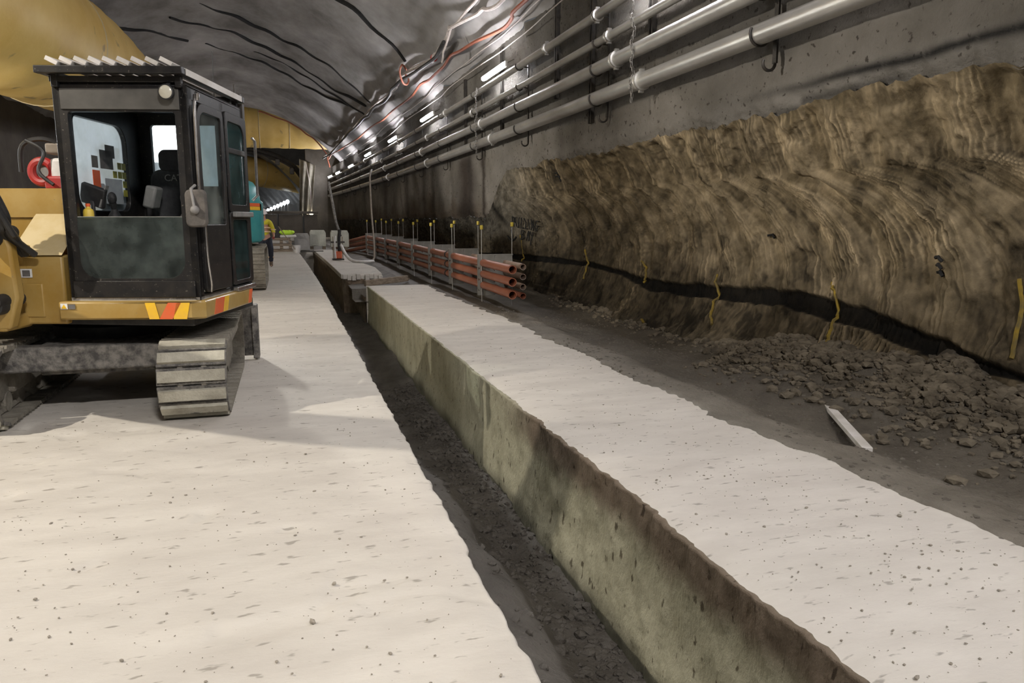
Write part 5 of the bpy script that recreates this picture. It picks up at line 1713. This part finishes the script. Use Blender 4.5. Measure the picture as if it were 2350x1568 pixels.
for hx, hy, hz_, sgn in ((0.27, -0.27, 0.96, 1), (-0.12, -0.36, 1.0, -1)):
    for f_ in range(4):
        o_ = -0.022 + f_ * 0.015
        L_ = (0.06, 0.07, 0.066, 0.05)[f_]
        MB().tube([(hx + o_, hy - 0.02, hz_ - 0.01), (hx + o_, hy - 0.02 - L_ * 0.6, hz_ - 0.025), (hx + o_, hy - 0.03 - L_ * 0.7, hz_ - 0.06)], [0.009, 0.008, 0.006], 6).build('finger', M_red if sgn > 0 else M_skin, pw)
    MB().tube([(hx - sgn * 0.025, hy, hz_), (hx - sgn * 0.05, hy - 0.03, hz_ - 0.015), (hx - sgn * 0.045, hy - 0.06, hz_ - 0.03)], [0.011, 0.010, 0.007], 6).build('thumb', M_red if sgn > 0 else M_skin, pw)

# ------------------------------------------------------------------ far floor clutter
def zg(y):
    return float(zf(y))


for i, (x0, x1, y, lab) in enumerate(((0.34, 1.02, 35.4, 'left grey concrete barrier block beside the timber stack'), (1.06, 1.80, 36.4, 'middle pale concrete barrier block of the three'), (1.98, 2.80, 35.6, 'right concrete barrier block beside the leaning pipe'))):
    t = MB()
    wd = x1 - x0
    t.prism([(-wd / 2, 0, 0), (wd / 2, 0, 0), (wd / 2, 0, 0.62), (wd / 2 - 0.07, 0, 0.76), (-wd / 2 + 0.05, 0, 0.76), (-wd / 2, 0, 0.66)], (0, 0.55, 0))
    t.bb(-wd / 2 + 0.1, -wd / 2 + 0.25, -0.02, 0.0, 0.05, 0.1)
    o = t.build('barrier_block', M_conc if i else mat('grey_block', (0.25, 0.24, 0.23), 0.85, col2=(0.33, 0.32, 0.31), nscale=3), None, 0.03)
    o.location = ((x0 + x1) / 2, y, zg(y) + (0.14 if i else 0.02))
    tag(o, lab, 'block', 'barrier blocks across the far floor')
    if i:
        for dx, sd in ((-0.28, 'left'), (0.28, 'right')):
            s_ = MB().bb(-0.07, 0.07, 0.05, 0.5, 0, 0.14).build('timber_bearer', M_wood)
            s_.location = ((x0 + x1) / 2 + dx, y, zg(y))
            tag(s_, 'dark timber bearer under the %s end of the %s barrier block' % (sd, 'middle' if i == 1 else 'right'), 'bearer')
st = thing('timber_stack', 'stack of weathered timber bearers beside the worker', 'timber stack', (-0.22, 34.6, zg(34.6)))
for k_ in range(5):
    for j in range(3 if k_ % 2 == 0 else 1):
        if k_ % 2 == 0:
            MB().bb(-0.55 + 0.03 * j, 0.48 - 0.02 * k_, j * 0.22, j * 0.22 + 0.15, k_ * 0.125, k_ * 0.125 + 0.11).build('bearer', M_wood, st, 0.008)
        else:
            for x in (-0.45, 0.0, 0.38):
                MB().bb(x - 0.07, x + 0.07, 0, 0.6, k_ * 0.125, k_ * 0.125 + 0.11).build('bearer', M_wood, st, 0.008)
zt0 = zg(34.6)
o = MB().bb(-0.16, 0.16, -0.15, 0.15, 0, 0.50).bb(-0.12, 0.12, -0.16, -0.15, 0.05, 0.45).build('equipment_case', M_blackdull, None, 0.02)
o.location = (-0.42, 34.75, zt0 + 0.62)
tag(o, 'black equipment case standing on the timber stack', 'case')
o = MB().bb(-0.35, 0.35, -0.25, 0.25, 0, 0.12).build('cement_bag', M_white, None, 0.05)
o.location = (0.08, 34.8, zt0 + 0.62)
tag(o, 'pale bag lying on the timber stack under the lime jacket', 'bag')
mb = MB()
mb.ball((0, 0, 0.10), 0.34, 18, 10, (1, 0.6, 0.32))
for k_ in range(5):
    mb.ball((-0.24 + 0.12 * k_, -0.05, 0.12 + 0.02 * (k_ % 2)), 0.11, 10, 8, (1, 1.3, 0.7))
o = mb.build('hivis_jacket', M_lime)
o.location = (0.02, 34.75, zt0 + 0.74)
tag(o, 'crumpled lime hi-vis jacket on top of the timber stack', 'jacket')
o = MB().lathe([(0.0, 0.0), (0.13, 0.0), (0.17, 0.32), (0.18, 0.33), (0.165, 0.33), (0.125, 0.02), (0, 0.02)], (0, 0, 0), (0, 0, 1), 18).build('bucket', M_white)
o.location = (0.42, 33.6, zg(33.6))
tag(o, 'pale bucket on the floor in front of the barrier blocks', 'bucket')
o = MB().tube([(-0.3, 33.2, zg(33) + 1.15), (0.34, 33.4, zg(33.4) + 0.16)], 0.018, 6).build('shovel_handle', M_wood)
tag(o, 'thin pole leaning across the front of the timber stack', 'pole')
o = MB().bb(-0.55, 0.55, 0, 0.4, 0, 0.05).build('plate', M_darksteel)
o.location = (1.0, 34.0, zg(34))
tag(o, 'flat dark plate on the floor before the barrier blocks', 'plate')
pu = thing('pump', 'small red pump unit with black stand on the farther concrete strip', 'pump', (1.80, 28.1, zg(28) + 0.02))
MB().bb(-0.13, 0.13, -0.2, 0.2, 0.05, 0.32).build('motor', M_redtape, pu, 0.03)
MB().bb(-0.20, 0.20, -0.25, 0.25, 0.0, 0.05).build('base', M_darksteel, pu)
for x in (-0.17, 0.17):
    MB().bar((x, 0, 0.02), (x, 0, 0.85), 0.03, 0.03).build('post', M_wood, pu)
MB().bb(-0.25, 0.25, -0.05, 0.05, 0.62, 0.68).build('cross_bar', M_darksteel, pu)
MB().tube(spline([(0.05, 0, 0.3), (0.05, 0, 0.8), (0.10, 0.02, 1.1)], 4), 0.06, 10).build('valve', M_blackdull, pu)
o = MB().tube([(1.92, 28.2, zg(28) + 0.9), (1.80, 28.6, 1.6), (1.64, 29.5, 3.1)], 0.05, 10).build('riser_pipe', M_mudsteel)
tag(o, 'dark riser pipe leaning up from the red pump', 'pipe')
o = MB().tube(spline([(1.92, 28.0, zg(28) + 0.55), (2.02, 27.2, zg(27) + 0.25), (2.2, 26.6, zg(26.6) + 0.08), (2.55, 26.2, zg(26) + 0.06), (2.9, 26.4, zg(26) + 0.06)], 6), 0.055, 10).build('discharge_hose', M_white)
tag(o, 'white discharge hose curving from the red pump onto the strip', 'hose')
o = MB().tube(spline([(1.70, 27.7, zg(28) + 0.9), (1.66, 27.6, zg(28) + 0.6), (1.68, 27.6, zg(28) + 0.1)], 5), 0.03, 8).build('suction_hose', M_white)
tag(o, 'short pale hose hanging at the left side of the red pump', 'hose')
o = MB().tube(spline([(3.55, 32.0, 3.75), (3.45, 31.6, 3.62), (3.36, 31.0, 3.2), (3.25, 29.8, 2.0), (3.2, 28.8, 0.9), (3.14, 28.3, 0.3), (3.0, 27.7, zg(27) + 0.03)], 8), 0.036, 9).build('drop_hose', M_hose)
tag(o, 'long brown hose hanging from the wall pipes to the floor before the conduits', 'hose')

# the work floodlight itself, outside the frame: housing and an unseen plate added to cut its beam
K = Vector((-6.3, 4.6, 6.05))
wf = thing('work_light', 'work floodlight hung high on the left side of the tunnel, out of the picture', 'lamp', K)
pA, pB = Vector((1.93, 3.2, -0.30)) - K, Vector((2.75, 8.0, 0.0)) - K
nrm = pA.cross(pB).normalized()
if nrm.z < 0:
    nrm = -nrm
u0, u1 = (pA + (pA - pB) * 1.2).normalized(), (pB + (pB - pA) * 0.5).normalized()
MB().prism([u0 * 0.9, u1 * 0.9, u1 * 0.9 + nrm * 1.0, u0 * 0.9 + nrm * 1.0], (u0 + u1) * -0.01).build('beam_cutoff', M_darksteel, wf)
MB().box((-0.25, 0, 0.15), (0.2, 0.5, 0.4)).build('housing', M_darksteel, wf, 0.02)
MB().tube([(-0.25, 0, 0.3), (-0.6, 0, 1.5)], 0.03, 8).build('hanger', M_darksteel, wf)
